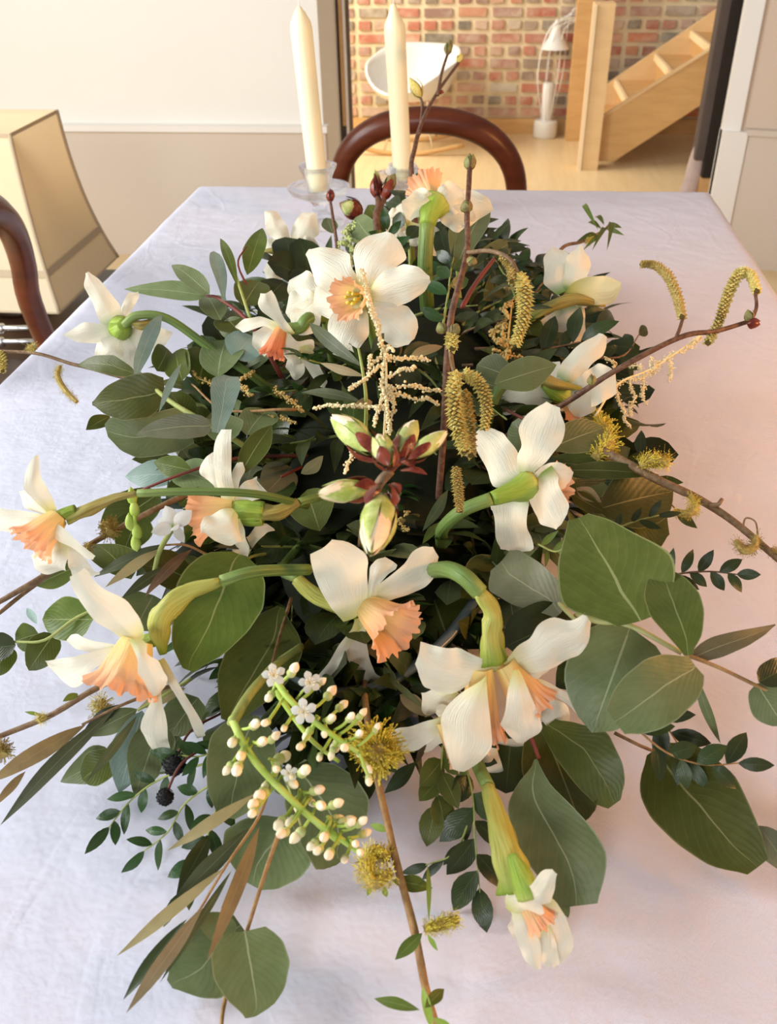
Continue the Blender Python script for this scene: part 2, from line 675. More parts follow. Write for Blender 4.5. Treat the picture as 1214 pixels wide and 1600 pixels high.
def woodmat(name, c1, c2, scale=(1, 12, 12), rough=0.4, sc=3.0, bs=0.1):
    m = mat(name, c1, rough, 0.4)
    mp = nn(m, 'ShaderNodeMapping')
    mp.inputs['Scale'].default_value = scale
    ln(m, objc(m), mp.inputs[0])
    nz = noisen(m, sc, 5, 0.6, mp.outputs[0])
    ln(m, mixc(m, ramp(m, nz, [(0.35, (0, 0, 0)), (0.65, (1, 1, 1))]), c1, c2), m.node_tree.nodes['Principled BSDF'].inputs['Base Color'])
    bump(m, nz, bs, 0.002)
    return m


FLOORM = woodmat('pale_wood_floor', (0.80, 0.62, 0.36), (0.74, 0.55, 0.30), (10, 1, 1), 0.35)
STAIRM = woodmat('honey_wood', (0.66, 0.40, 0.17), (0.58, 0.34, 0.13), (2, 10, 10), 0.45)
STAIRL = woodmat('light_honey_wood', (0.78, 0.56, 0.30), (0.72, 0.5, 0.26), (2, 10, 10), 0.45)
MAHOG = woodmat('mahogany', (0.055, 0.012, 0.004), (0.10, 0.024, 0.008), (3, 3, 14), 0.3, 2.0, 0.05)
MAHOG.node_tree.nodes['Principled BSDF'].inputs['Specular IOR Level'].default_value = 0.25
DARKW = woodmat('dark_stained_wood', (0.028, 0.014, 0.009), (0.045, 0.022, 0.013), (1, 9, 9), 0.4)
STEEL = mat('brushed_steel', (0.75, 0.75, 0.74), 0.25, 0.5, 1)

struct(box('floor', (-3.2, -2.6, -0.04), (3.4, 6.3, 0.0), FLOORM))
YW = 3.6
XL = -0.641
XR = 0.838
# left white wall with a thicker dado below
struct(box('wall_left', (-3.2, YW, 0), (XL, YW + 0.42, 2.6), WHITE))
dz = 0.487
x = MB()
x.box((-3.2, YW - 0.035, 0), (XL + 0.012, YW + 0.01, dz))
struct(x.out('trim_1', BEIGE2))
x = MB()
x.box((-3.2, YW - 0.047, dz), (XL + 0.02, YW + 0.01, dz + 0.022))
struct(x.out('trim_2', TRIMW))
# right wall
x = MB()
x.prism([(XR + 0.055, YW, 0), (3.2, YW - 0.5, 0), (3.2, YW + 0.4, 0), (XR + 0.30, YW + 0.4, 0), (XR + 0.10, YW + 0.04, 0)], (0, 0, 2.6))
struct(x.out('wall_right', BEIGE))
x = MB()
x.prism([(XR, YW - 0.005, 0), (XR + 0.06, YW - 0.02, 0), (XR + 0.06, YW + 0.03, 0), (XR, YW + 0.03, 0)], (0, 0, 2.6))
struct(x.out('trim_3', TRIMW))
x = MB()
x.prism([(XR + 0.0, YW - 0.03, 0), (XR + 0.085, YW - 0.04, 0), (XR + 0.085, YW + 0.04, 0), (XR, YW + 0.04, 0)], (0, 0, dz + 0.01))
struct(x.out('trim_4', TRIMW))
x = MB()
x.prism([(XR + 0.08, YW - 0.03, 0), (3.2, YW - 0.55, 0), (3.2, YW - 0.4, 0), (XR + 0.08, YW + 0.05, 0)], (0, 0, dz))
x.prism([(XR + 0.08, YW - 0.045, dz), (3.2, YW - 0.565, dz), (3.2, YW - 0.4, dz), (XR + 0.08, YW + 0.05, dz)], (0, 0, 0.02))
struct(x.out('trim_5', BEIGE2))
# window side and back of the room, behind and beside the viewer
x = MB()
x.box((-3.3, -2.6, 0), (-3.2, YW, 0.9))
x.box((-3.3, -2.6, 2.4), (-3.2, YW, 2.6))
struct(x.out('wall_window_side', WHITE))
struct(box('wall_far_right', (3.4, -2.6, 0), (3.5, YW, 2.6), BEIGE))
# brick room
struct(box('wall_brick_room_left', (-2.2, YW + 0.42, 0), (-2.1, 5.9, 2.6), WHITE))

# ---- brick wall: english bond, every brick in view its own part
BM = mat('mixed_old_bricks', (0.4, 0.2, 0.15), 0.85, 0.2)
rsum = nn(BM, 'ShaderNodeMath', operation='FRACT')
ln(BM, mathn(BM, 'ADD', nn(BM, 'ShaderNodeObjectInfo').outputs['Random'], nn(BM, 'ShaderNodeNewGeometry').outputs['Random Per Island']), rsum.inputs[0])
bc = ramp(BM, rsum.outputs[0], [(0.0, (0.42, 0.13, 0.085)), (0.2, (0.50, 0.19, 0.12)), (0.34, (0.33, 0.17, 0.14)), (0.48, (0.30, 0.23, 0.17)),
                                (0.62, (0.22, 0.19, 0.15)), (0.75, (0.50, 0.30, 0.21)), (0.88, (0.60, 0.22, 0.11)), (1.0, (0.50, 0.45, 0.36))])
bn = noisen(BM, 16, 4, 0.6, nn(BM, 'ShaderNodeNewGeometry').outputs['Position'])
bn2 = noisen(BM, 2.2, 3, 0.6, nn(BM, 'ShaderNodeNewGeometry').outputs['Position'])
ln(BM, mixc(BM, mathn(BM, 'MULTIPLY', ramp(BM, mathn(BM, 'ADD', mathn(BM, 'MULTIPLY', bn, .5), mathn(BM, 'MULTIPLY', bn2, .5)), [(0.44, (0, 0, 0)), (0.62, (1, 1, 1))]), 0.5), bc, (0.66, 0.60, 0.48)), BM.node_tree.nodes['Principled BSDF'].inputs['Base Color'])
bump(BM, bn, 0.5, 0.006)
MORT = noisy('sandy_mortar', (0.80, 0.68, 0.46), (0.66, 0.56, 0.38), 9, 0.95, 0.4)
BY = 5.85
wb = struct(box('wall_back', (-2.2, BY + 0.012, 0), (2.6, BY + 0.12, 2.6), MORT))
course, z0 = 0.0665, 0.085


def brick_mesh(wd, hh, seed):
    r = random.Random(seed)
    j = lambda: r.uniform(-0.003, 0.003)
    v = [V((x * wd / 2 + j(), 0.03, z * hh / 2 + j())) for z in (-1, 1) for x in (-1, 1)]
    v += [V((x * (wd / 2 - 0.004) + j(), -0.004 + j(), z * (hh / 2 - 0.004) + j())) for z in (-1, 1) for x in (-1, 1)]
    me = bpy.data.meshes.new('brick')
    me.from_pydata(v, [], [(4, 5, 7, 6), (0, 1, 5, 4), (2, 6, 7, 3), (0, 4, 6, 2), (1, 3, 7, 5)])
    me.materials.append(BM)
    return me


BMS = {(k, s): brick_mesh((0.168, 0.073)[k], 0.0485, s * 2 + k) for k in (0, 1) for s in range(4)}
up = MB()
cnt = 0
for row in range(38):
    kind = row % 2
    pitch = (0.193, 0.0965)[kind]
    xx = -1.3 + (0.048 if kind else 0)
    zc = z0 + course * row + course / 2
    while xx < 2.2:
        inview = row < 10 and -1.0 < xx < 1.32
        if inview and cnt < 300:
            o = bpy.data.objects.new('brick', BMS[(kind, rnd.randrange(4))])
            COL.objects.link(o)
            o.parent = wb
            o.location = (xx + rnd.uniform(-0.004, 0.004), BY + 0.002 + rnd.uniform(-0.004, 0.002), zc + rnd.uniform(-0.002, 0.002))
            cnt += 1
        else:
            me = BMS[(kind, rnd.randrange(4))]
            up.add([v.co + V((xx, BY + 0.003, zc)) for v in me.vertices], [tuple(p.vertices) for p in me.polygons])
        xx += pitch
uo = up.out('outer_bricks', BM, wb)
uo['kind'] = 'stuff'
struct(box('baseboard_back', (-2.1, BY - 0.02, 0), (2.6, BY + 0.012, 0.085), STAIRM))

# posts of the opening
GREYP = noisy('dark_weathered_timber', (0.075, 0.055, 0.045), (0.13, 0.10, 0.085), 14, 0.7, 0.3)
t = thing('timber_post', 'dark weathered timber post at the left edge of the opening to the brick room', 'post', (-0.7, YW + 0.47, 0), 'timber posts of the opening')
p0 = G(534, 100, YW + 0.47)
box('post', (XL - 0.04, YW + 0.425, 0), (XL + 0.035, YW + 0.55, 2.6), GREYP, t, 0.004)
box('wood_strip', (XL + 0.012, YW + 0.405, 0.42), (XL + 0.026, YW + 0.425, 2.6), STAIRM, t)
box('conduit', (XL + 0.028, YW + 0.40, 0.0), (XL + 0.036, YW + 0.425, 2.6), TRIMW, t)
PR = G(1128, 60, YW + 0.5).x
t = thing('timber_post', 'dark timber post on a crumbling plaster stub beside the staircase', 'post', (0.9, YW + 0.12, 0), 'timber posts of the opening')
Yp = YW + 0.12
xa, xb_, xc = G(1102, 160, Yp).x, G(1124, 110, Yp).x, G(1141, 110, Yp).x
box('post', (xa - .004, Yp, 0.36), (xb_ + .004, Yp + 0.07, 2.6), GREYP, t, 0.004)
box('steel_plate', (xb_ + .002, Yp - .02, 0.30), (xc + 0.02, Yp + 0.05, 2.6), mat('black_steel', (0.02, 0.014, 0.01), 0.5), t)
PLS = noisy('crumbling_pink_plaster', (0.62, 0.48, 0.42), (0.38, 0.30, 0.27), 25, 0.95, 0.6)
v, f, uv = tube_geo([V((xa - .02, Yp + 0.04, 0)), V((xa - .005, Yp + 0.04, 0.15)), V((xa + 0.012, Yp + 0.04, 0.3)), V((xa + 0.02, Yp + 0.04, 0.40))], [0.06, 0.045, 0.035, 0.022], 9, 4, True, 1, 0.12)
mk('plaster_stub', v, f, PLS, t, uv)
box('brown_block', (xa + 0.03, Yp - .01, 0), (xc + 0.02, Yp + 0.06, 0.30), STAIRM, t)

# ---------------------------------------------------------------- staircase
YS = 5.1
t = thing('staircase', 'honey coloured wooden open staircase with tall newel post against the brick wall', 'staircase', (0.6, YS, 0))


def gp(px, py, Y=YS):
    return G(px, py, Y)


a, b = gp(900, 253), gp(955, 5)
x = MB()
x.box((0.463, YS - 0.10, 0.0), (0.562, YS, 0.772))
x.out('newel_post', STAIRL, t)
x = MB()
x.box((0.455, YS - 0.112, 0), (0.475, YS - 0.1, 0.765))
x.out('post_edge', noisy('pale_post_edge', (0.9, 0.74, 0.5), (0.88, 0.7, 0.46), 5), t)  # paler strip for the bright left side face of the post
x = MB()
x.box((0.43, YS + 0.55, 0), (0.515, YS + 0.64, 1.9))
x.out('rear_post', STAIRM, t)
poly = [gp(922, 250), gp(958, 250), gp(1103, 156), gp(1150, 126), gp(1150, 52), gp(1115, 72), gp(938, 184)]
for p in poly:
    p.z = max(p.z, 0.0)
x = MB()
x.prism([(p.x, YS - 0.03, p.z) for p in poly], (0, 0.035, 0))
x.out('stringer', STAIRM, t)
fa, fb = G(940, 137, YS + 0.6), G(1160, -12, YS + 0.6)
x = MB()
x.prism([(fa.x, YS + 0.6, fa.z), (fa.x, YS + 0.6, fa.z - .22), (fb.x, YS + 0.6, fb.z - .30), (fb.x, YS + 0.6, fb.z)], (0, 0.03, 0))
x.out('stringer', STAIRL, t)
x = MB()
hr = [gp(938, 184), gp(1150, 52)]
x.prism([(hr[0].x, YS - 0.035, hr[0].z), (hr[1].x, YS - 0.035, hr[1].z), (hr[1].x, YS - 0.035, hr[1].z + 0.010), (hr[0].x, YS - 0.035, hr[0].z + 0.010)], (0, 0.045, 0))
x.out('stringer_cap', STAIRL, t)
sl = (hr[1].z - hr[0].z) / (hr[1].x - hr[0].x)
for px, py in ((915, 199), (982, 155), (1053, 106), (1117, 62), (1180, 20)):
    nx_ = gp(px, py).x
    nz_ = hr[0].z + (nx_ - hr[0].x) * sl - .004
    stp = 0.215
    if px < 950:
        nx_ = 0.57
    x = MB()
    x.box((nx_, YS + 0.006, nz_ - 0.022), (nx_ + stp + .02, YS + 0.6, nz_))
    x.out('tread', STAIRM, t)
    x = MB()
    x.box((nx_ - .012, YS + 0.006, nz_ - 0.03), (nx_ + .006, YS + 0.6, nz_ + .006))
    x.out('nosing', noisy('pale_nosing', (0.9, 0.7, 0.42), (0.85, 0.66, 0.4), 6), t)
    x = MB()
    x.box((nx_ + 0.006, YS + 0.006, nz_ - 0.13), (nx_ + 0.016, YS + 0.6, nz_ - .022))
    x.out('riser', STAIRM, t)

# ---------------------------------------------------------------- white sculpture and shell chair
WG = mat('white_gloss_plastic', (0.74, 0.73, 0.70), 0.25, 0.5)
c = ZW(851, 214, 0)
t = thing('wire_sculpture', 'white standing lamp of a short column, a cone and looping wires by the brick wall', 'lamp', c)
lathe('base', [(0.001, 0), (0.066, 0), (0.07, 0.01), (0.07, 0.085), (0.064, 0.095), (0.03, 0.096)], c, WG, t)
lathe('column', [(0.034, 0.09), (0.034, 0.29), (0.028, 0.297), (0.001, 0.297)], c, WG, t)
lathe('cone', [(0.085, 0.475), (0.08, 0.48), (0.045, 0.53), (0.02, 0.6), (0.002, 0.625)], c + V((0.02, 0, 0)), WG, t, 12)
for i in range(7):
    an = i * 0.9
    dx, dy = 0.05 * math.cos(an), 0.05 * math.sin(an)
    tube('wire', [c + V((dx * 0.6, dy, 0.1)), c + V((dx * 1.5, dy, 0.35)), c + V((0.03 + dx, dy, 0.58)), c + V((0.11 + 0.012 * i, dy, 0.68 - 0.01 * i)), c + V((0.15, dy, 0.6))], 0.0025, WG, t, 5, 5)

c = ZW(645, 232, 0)
t = thing('shell_chair', 'white moulded tub armchair on pale wooden rockers before the brick wall', 'chair', c)
# the tub: grid over angle and depth
v, f, uv = [], [], []
NA, NR = 36, 10
for i in range(NR + 1):
    q = i / NR
    for j in range(NA):
        an = 2 * math.pi * j / NA
        back = max(0, math.sin(an + 0.4)) ** 1.2            # back of the seat is far away and to the left
        front = max(0, -math.sin(an + 0.4))
        arm = abs(math.cos(an + 0.4)) ** 2
        rr = 0.10 + 0.165 * q ** 0.55
        zz = 0.27 + q ** 1.7 * (0.07 + 0.17 * back + 0.12 * arm - 0.02 * front)
        v.append(c + V((rr * 1.0 * math.cos(an), rr * 0.9 * math.sin(an) + 0.05 * q * back, zz)))
        uv.append((q, j / NA))
for i in range(NR):
    for j in range(NA):
        f.append((i * NA + j, i * NA + (j + 1) % NA, (i + 1) * NA + (j + 1) % NA, (i + 1) * NA + j))
f.append(tuple(range(NA))[::-1])
o = mk('tub_seat', v, f, WG, t, uv)
q = o.modifiers.new('solid', 'SOLIDIFY')
q.thickness = 0.012
for s in (-1, 1):
    tube('rocker', [c + V((-0.3, s * 0.17, 0.05)), c + V((-0.15, s * 0.17, 0.015)), c + V((0.05, s * 0.17, 0.012)), c + V((0.3, s * 0.17, 0.06))], 0.013, STAIRM, t, 8, 5)
    for xo in (-0.15, 0.13):
        tube('leg', [c + V((xo, s * 0.17, 0.02)), c + V((xo * 0.5, s * 0.08, 0.27))], 0.006, STEEL, t, 6, 2)


# ---------------------------------------------------------------- balloon back dining chairs
def balloon_chair(label, loc, rz, hoopz, hw, hoopy=0.0, foot=0.0):
    """local frame: back hoop in the local XZ plane, seat towards -Y"""
    t = thing('dining_chair', label, 'chair', loc, 'balloon back dining chairs')
    R3 = Matrix.Rotation(rz, 3, 'Z')
    L = V(loc)

    def T(x, y, z):
        return L + R3 @ V((x, y, z))
    pts = []
    for i in range(15):
        an = math.pi * i / 14
        k = abs(math.cos(an)) ** 0.9 * (1 if math.cos(an) > 0 else -1)
        pts.append(T(hw * k * -1, 0.03 - 0.03 * math.sin(an), hoopz - 0.20 + 0.20 * math.sin(an) ** 0.75))
    pts = [T(-hw * 0.8, -0.03, 0.46), T(-hw * 0.93, 0.0, hoopz - 0.33)] + pts + [T(hw * 0.93, 0.0, hoopz - 0.33), T(hw * 0.8, -0.03, 0.46)]
    rads = [0.016, 0.017] + [0.019 + 0.004 * math.sin(math.pi * i / 14) for i in range(15)] + [0.017, 0.016]
    v, f, uv = tube_geo(pts, rads, 12, 4, True, 1.25)
    mk('back_hoop', v, f, MAHOG, t, uv)
    tube('back_rail', [T(-hw * 0.84, -0.02, 0.60), T(0, -0.015, 0.585), T(hw * 0.84, -0.02, 0.60)], 0.015, MAHOG, t)
    x = MB()
    n = 24
    def ring(z, s):
        return [T(math.copysign(abs(math.cos(a)) ** 0.6, math.cos(a)) * 0.22 * s * (1.08 if math.sin(a) < 0 else 0.95), -0.24 + math.copysign(abs(math.sin(a)) ** 0.6, math.sin(a)) * 0.21 * s, z) for a in [2 * math.pi * i / n for i in range(n)]]
    rings = [ring(0.38, 1), ring(0.44, 1.0), ring(0.465, 0.96), ring(0.475, 0.7), ring(0.478, 0.02)]
    vv = [p for r_ in rings for p in r_]
    ff = [(i * n + j, i * n + (j + 1) % n, (i + 1) * n + (j + 1) % n, (i + 1) * n + j) for i in range(4) for j in range(n)]
    mk('seat', vv, ff, noisy('dark_leather_seat', (0.03, 0.012, 0.01), (0.05, 0.02, 0.015), 20, 0.4), t)
    for sx in (-1, 1):
        tube('leg', [T(sx * 0.2, -0.42, 0.4), T(sx * 0.205, -0.42, 0.2), T(sx * 0.2, -0.43, 0.0)], [0.022, 0.02, 0.013], MAHOG, t)
        tube('leg', [T(sx * hw * 0.8, -0.03, 0.46), T(sx * hw * 0.8, 0.0, 0.2), T(sx * hw * 0.85, 0.06, 0.0)], [0.018, 0.018, 0.014], MAHOG, t)
    return t


pa, pb = G(512, 290, 2.08), G(822, 290, 2.08)
top = G(665, 178, 2.08)
balloon_chair('mahogany balloon back dining chair at the far end of the table', ((pa.x + pb.x) / 2, 2.08, 0), 0, top.z - 0.012, (pb.x - pa.x) / 2 - 0.018)
r_ = ray(92, 512)
X0 = -0.70
yfar = (X0 / r_.x) * r_.y
balloon_chair('mahogany balloon back dining chair drawn up to the left side of the table', (X0, yfar - 0.215, 0), math.pi / 2, 0.905, 0.20)

# ---------------------------------------------------------------- lamp with a pagoda shade
LIN = noisy('cream_linen_shade', (0.88, 0.77, 0.55), (0.84, 0.73, 0.51), 60, 0.85, 0.15)
LINB = mat('taupe_shade_binding', (0.42, 0.33, 0.22), 0.8)
add_translucent(LIN, (0.85, 0.65, 0.38), 0.4)
zt, zb = 0.795, 0.40
tb_, tf_ = ZW(90, 168, zt), ZW(10, 213, zt)
bb_, bf_ = ZW(180, 402, zb), ZW(96, 490, zb)
cy_t, hy_t = (tb_.y + tf_.y) / 2, (tb_.y - tf_.y) / 2
cy_b, hy_b = (bb_.y + bf_.y) / 2, (bb_.y - bf_.y) / 2
xt, xb = (tb_.x + tf_.x) / 2, (bb_.x + bf_.x) / 2
LC = V((xb - hy_b, cy_b, 0))
t = thing('table_lamp', 'table lamp with a square cream linen pagoda shade and taupe binding', 'lamp', (LC.x, LC.y, 0.33))
ht = xt - LC.x


def half(q):                      # q 0 top .. 1 bottom, concave flare
    return ht + (hy_b - ht) * (0.32 * q + 0.68 * q ** 2.4)


def sq(q, e=0.0):
    h = half(q) + e
    z = zt + (zb - zt) * q
    cy = cy_t + (cy_b - cy_t) * q
    return [V((LC.x + sx * h, cy + sy * h, z)) for sx, sy in ((1, -1), (1, 1), (-1, 1), (-1, -1))]


NQ = 14
for s in range(4):
    v, f, uv = [], [], []
    for i in range(NQ + 1):
        c4 = sq(i / NQ)
        v += [c4[s], c4[(s + 1) % 4]]
        uv += [(i / NQ, 0), (i / NQ, 1)]
    f = [(2 * i, 2 * i + 1, 2 * i + 3, 2 * i + 2) for i in range(NQ)]
    mk('shade_panel', v, f, LIN, t, uv)
for s in range(4):
    tube('corner_binding', [sq(i / 7, 0.0015)[s] for i in range(8)], 0.005, LINB, t, 6, 3)
for q, wd in ((0.0, 0.010), (0.78, 0.010), (1.0, 0.005)):
    x = MB()
    A, B = sq(max(q - wd * 2, 0) if q else 0, 0.003), sq(min(q + wd * 2, 1), 0.003)
    for s in range(4):
        x.add([A[s], A[(s + 1) % 4], B[(s + 1) % 4], B[s]], [(0, 1, 2, 3)])
    x.out('trim_band', LINB, t)
cc = V((LC.x, cy_b, 0))
lathe('lamp_base', [(0.001, 0.33), (0.08, 0.33), (0.08, 0.345), (0.03, 0.36), (0.045, 0.40), (0.05, 0.44), (0.02, 0.5), (0.012, 0.6), (0.012, 0.74), (0.001, 0.74)], cc, DARKW, t)
# low table with steel rails that carries it
t = thing('side_table', 'low dark wooden table with two steel rails under the square shaded lamp', 'table', (LC.x, cy_b, 0))
xr_, yr_ = LC.x + 0.30, cy_b - 0.05
box('table_top', (LC.x - 0.3, cy_b - 0.45, 0.30), (xr_, cy_b + 0.3, 0.33), DARKW, t, 0.004)
for sx in (LC.x - 0.27, xr_ - 0.03):
    for sy in (cy_b - 0.39, cy_b + 0.27):
        box('leg', (sx - 0.02, sy - 0.02, 0), (sx + 0.02, sy + 0.02, 0.30), DARKW, t)
box('under_block', (LC.x - 0.3, cy_b - 0.36, 0), (xr_ - 0.02, cy_b + 0.28, 0.30), mat('dark_interior', (0.012, 0.007, 0.005), 0.8), t)  # solid block coloured as the dark space under the top
Yr = ZW(0, 513, .392).y
for py in (513, 534):
    a, b = G(-40, py, Yr), G(66, py - 1, Yr)
    tube('rail', [a, b], 0.006, STEEL, t, 8, 2)
    lathe('rail_knob', [(0.001, -0.012), (0.012, -0.006), (0.012, 0.006), (0.001, 0.012)], G(2, py, Yr), STEEL, t, 12, V((1, 0, 0)))
b = G(66, 513, Yr)
box('rail_post', (b.x - .008, Yr - .008, 0.33), (b.x + .008, Yr + .008, b.z + .012), DARKW, t)

# ---------------------------------------------------------------- table and cloth
TX0, TX1, TY0, TY1 = -0.594, 0.426, -0.12, 1.85
t = thing('dining_table', 'long dining table under the white cloth', 'table', ((TX0 + TX1) / 2, (TY0 + TY1) / 2, 0))
box('tabletop', (TX0 + 0.012, TY0 + 0.01, 0.715), (TX1 - 0.012, TY1 - 0.012, 0.744), DARKW, t)
for sx in (TX0 + 0.08, TX1 - 0.08):
    for sy in (TY0 + 0.08, TY1 - 0.08):
        box('leg', (sx - 0.035, sy - 0.035, 0), (sx + 0.035, sy + 0.035, 0.715), MAHOG, t, 0.004)
CL = mat('white_cotton_cloth', (0.72, 0.73, 0.84), 0.85, 0.2)
CL.node_tree.nodes['Principled BSDF'].inputs['Sheen Weight'].default_value = 0.15
oc = objc(CL)
mp = nn(CL, 'ShaderNodeMapping')
mp.inputs['Rotation'].default_value = (0, 0, 0.6)
ln(CL, oc, mp.inputs[0])
wv = nn(CL, 'ShaderNodeTexWave')
wv.inputs['Scale'].default_value = 420
wv.inputs['Distortion'].default_value = 1.2
ln(CL, mp.outputs[0], wv.inputs['Vector'])
n1 = noisen(CL, 14, 4, 0.55, oc)
n2 = noisen(CL, 260, 3, 0.6, oc)
sw = nn(CL, 'ShaderNodeTexWave')
sw.inputs['Scale'].default_value = 3.4
sw.inputs['Distortion'].default_value = 16
sw.inputs['Detail'].default_value = 1.5
ln(CL, oc, sw.inputs['Vector'])
swl = ramp(CL, sw.outputs['Fac'], [(0.0, (1, 1, 1)), (0.06, (0, 0, 0)), (1, (0, 0, 0))])
hh = mathn(CL, 'ADD', mathn(CL, 'MULTIPLY', n1, 2.2), mathn(CL, 'MULTIPLY', wv.outputs['Fac'], 0.10))
hh = mathn(CL, 'ADD', hh, mathn(CL, 'MULTIPLY', n2, 0.16))
hh = mathn(CL, 'ADD', hh, mathn(CL, 'MULTIPLY', swl, 0.12))
bump(CL, hh, 0.9, 0.004)
v, f, uv = [], [], []
xs = [TX0 - 0.012, TX0 - 0.010, TX0 - 0.004, TX0 + 0.004] + [TX0 + 0.012 + i * (TX1 - TX0 - 0.024) / 130 for i in range(131)] + [TX1 - 0.004, TX1 + 0.004, TX1 + 0.010, TX1 + 0.012]
ys = [TY0 - 0.012, TY0 - 0.008, TY0] + [TY0 + 0.012 + i * (TY1 - TY0 - 0.024) / 220 for i in range(221)] + [TY1 - 0.004, TY1 + 0.004, TY1 + 0.010, TY1 + 0.012]
def edge_drop(i, n):
    return {0: -0.28, 1: -0.02, 2: -0.005, 3: -0.001}.get(min(i, n - 1 - i), 0)
for jy, yy in enumerate(ys):
    for ix, xx in enumerate(xs):
        e = min(edge_drop(ix, len(xs)), edge_drop(jy, len(ys)))
        z = TT + e
        if e > -0.1:
            z += 0.0016 * noise.noise(V((xx * 7, yy * 5, 0))) + 0.0007 * noise.noise(V((xx * 30, yy * 22, 3)))
            z += 0.0008 * math.exp(-((xx + 0.09) / 0.006) ** 2)
        ox = 0.012 * math.sin(yy * 14) if (ix in (0, len(xs) - 1)) else 0
        oy = 0.012 * math.sin(xx * 14) if (jy in (0, len(ys) - 1)) else 0
        v.append(V((xx + ox * (1 if ix else -1), yy + oy, z)))
nx = len(xs)
for j in range(len(ys) - 1):
    for i in range(nx - 1):
        f.append((j * nx + i, j * nx + i + 1, (j + 1) * nx + i + 1, (j + 1) * nx + i))
tag(mk('tablecloth', v, f, CL), 'white cotton tablecloth draped over the long table', 'tablecloth')

# ---------------------------------------------------------------- candles in glass holders
GL = mat('clear_glass', (0.97, 0.99, 0.98), 0.02, 0.5, 0, 1.0)
GL.node_tree.nodes['Principled BSDF'].inputs['IOR'].default_value = 1.22
gt = nn(GL, 'ShaderNodeBsdfTransparent')
gm = nn(GL, 'ShaderNodeMixShader')
gm.inputs[0].default_value = 0.45
ln(GL, GL.node_tree.nodes['Principled BSDF'].outputs[0], gm.inputs[1])
ln(GL, gt.outputs[0], gm.inputs[2])
ln(GL, gm.outputs[0], GL.node_tree.nodes['Material Output'].inputs[0])
WAX = mat('ivory_wax', (0.80, 0.76, 0.50), 0.35, 0.4)
WAX.node_tree.nodes['Principled BSDF'].inputs['Subsurface Weight'].default_value = 0.15
WAX.node_tree.nodes['Principled BSDF'].inputs['Subsurface Radius'].default_value = (0.02, 0.015, 0.008)
for (bx, by, tx, ty, Y, side, zsh) in ((496, 262, 466, 2, 1.6, 'left', 40), (629, 272, 614, -2, 1.68, 'right', 42)):
    pb_, pt_ = G(bx, by, Y), G(tx, ty, Y)
    cx = pb_.x
    base = V((cx, Y, TT + 0.002))
    hr_ = pb_.z - TT
    t = thing('candle_holder', {'left': 'clear glass candle holder with a saucer, the more visible one behind the flowers',
                                'right': 'clear glass candle holder mostly hidden behind the upturned daffodil'}[side], 'candle holder', base, 'glass candle holders')
    lathe('foot', [(0.001, 0), (0.04, 0), (0.042, 0.004), (0.03, 0.010), (0.014, 0.022), (0.012, 0.035), (0.02, 0.043), (0.02, 0.046), (0.001, 0.046)], base, GL, t, 32)
    v, f, uv = lathe_geo([(0.001, 0.046), (0.03, 0.047), (0.05, 0.056), (0.056, 0.066), (0.053, 0.066), (0.046, 0.058), (0.028, 0.051), (0.001, 0.050)], base, 36)
    mk('saucer', v, f, GL, t, uv)
    lathe('cup', [(0.001, 0.0502), (0.019, 0.052), (0.0215, 0.07), (0.026, 0.085), (0.033, hr_), (0.034, hr_ + 0.003), (0.031, hr_ + 0.003), (0.0205, 0.083), (0.0185, 0.07), (0.0175, 0.058), (0.001, 0.056)], base, GL, t, 36)
    t = thing('candle', {'left': 'ivory dinner candle in the left glass holder against the white wall',
                         'right': 'ivory dinner candle in front of the white tub armchair and brick wall'}[side], 'candle', base + V((0, 0, 0.06)), 'ivory dinner candles')
    zc = G(tx, zsh, Y).z
    b0 = V((cx, Y, TT + 0.062))
    t0 = V((pt_.x, Y, pt_.z))
    ax = (t0 - b0)
    H = ax.length
    hs = H * (zc - b0.z) / (t0.z - b0.z)
    lathe('wax_body', [(0.001, 0), (0.0155, 0), (0.0168, 0.02), (0.0172, hs * 0.5), (0.0178, hs - 0.006), (0.0165, hs + 0.004), (0.009, hs + 0.019), (0.006, H - 0.012), (0.004, H - 0.008), (0.001, H - 0.007)], b0, WAX, t, 28, ax)
    tube('wick', [b0 + ax * ((H - 0.009) / H), b0 + ax * 1.0 + V((0.001, 0, 0)), b0 + ax * 1.02 + V((0.003, 0, 0))], 0.0011, mat('white_wick', (0.7, 0.68, 0.6), 0.8), t, 6, 2)

# ---------------------------------------------------------------- bowl and foam
BOWL = mat('blue_grey_glaze', (0.10, 0.13, 0.13), 0.3, 0.5)
t0_ = V((-0.085, 0.885, TT + 0.003))
pr = [(0.001, 0), (0.10, 0), (0.125, 0.008), (0.142, 0.05), (0.147, 0.052), (0.147, 0.056), (0.138, 0.054), (0.118, 0.014), (0.001, 0.010)]
v, f, uv = [], [], []
n = 48
for i, (r, h) in enumerate(pr):
    for j in range(n):
        an = 2 * math.pi * j / n
        v.append(t0_ + V((math.cos(an) * r, math.sin(an) * (r + 0.325 * min(1, r / 0.1)), h)))
        uv.append((i / 8, j / n))
f = [(i * n + j, i * n + (j + 1) % n, (i + 1) * n + (j + 1) % n, (i + 1) * n + j) for i in range(len(pr) - 1) for j in range(n)]
tag(mk('serving_bowl', v, f, BOWL, None, uv), 'long blue grey oval dish under the flower arrangement', 'bowl')
FO = noisy('shade_black_foam', (0.006, 0.009, 0.003), (0.012, 0.016, 0.005), 60, 0.95, 0.3)  # near black colour stands for the shade in gaps between leaves
v, f, uv = [], [], []
for i, (s, h) in enumerate([(0.9, 0.012), (1.0, 0.05), (0.9, 0.075), (0.65, 0.092), (0.35, 0.10), (0.01, 0.102)]):
    for j in range(n):
        an = 2 * math.pi * j / n
        v.append(t0_ + V((math.cos(an) * 0.115 * s, math.sin(an) * 0.42 * s, h)))
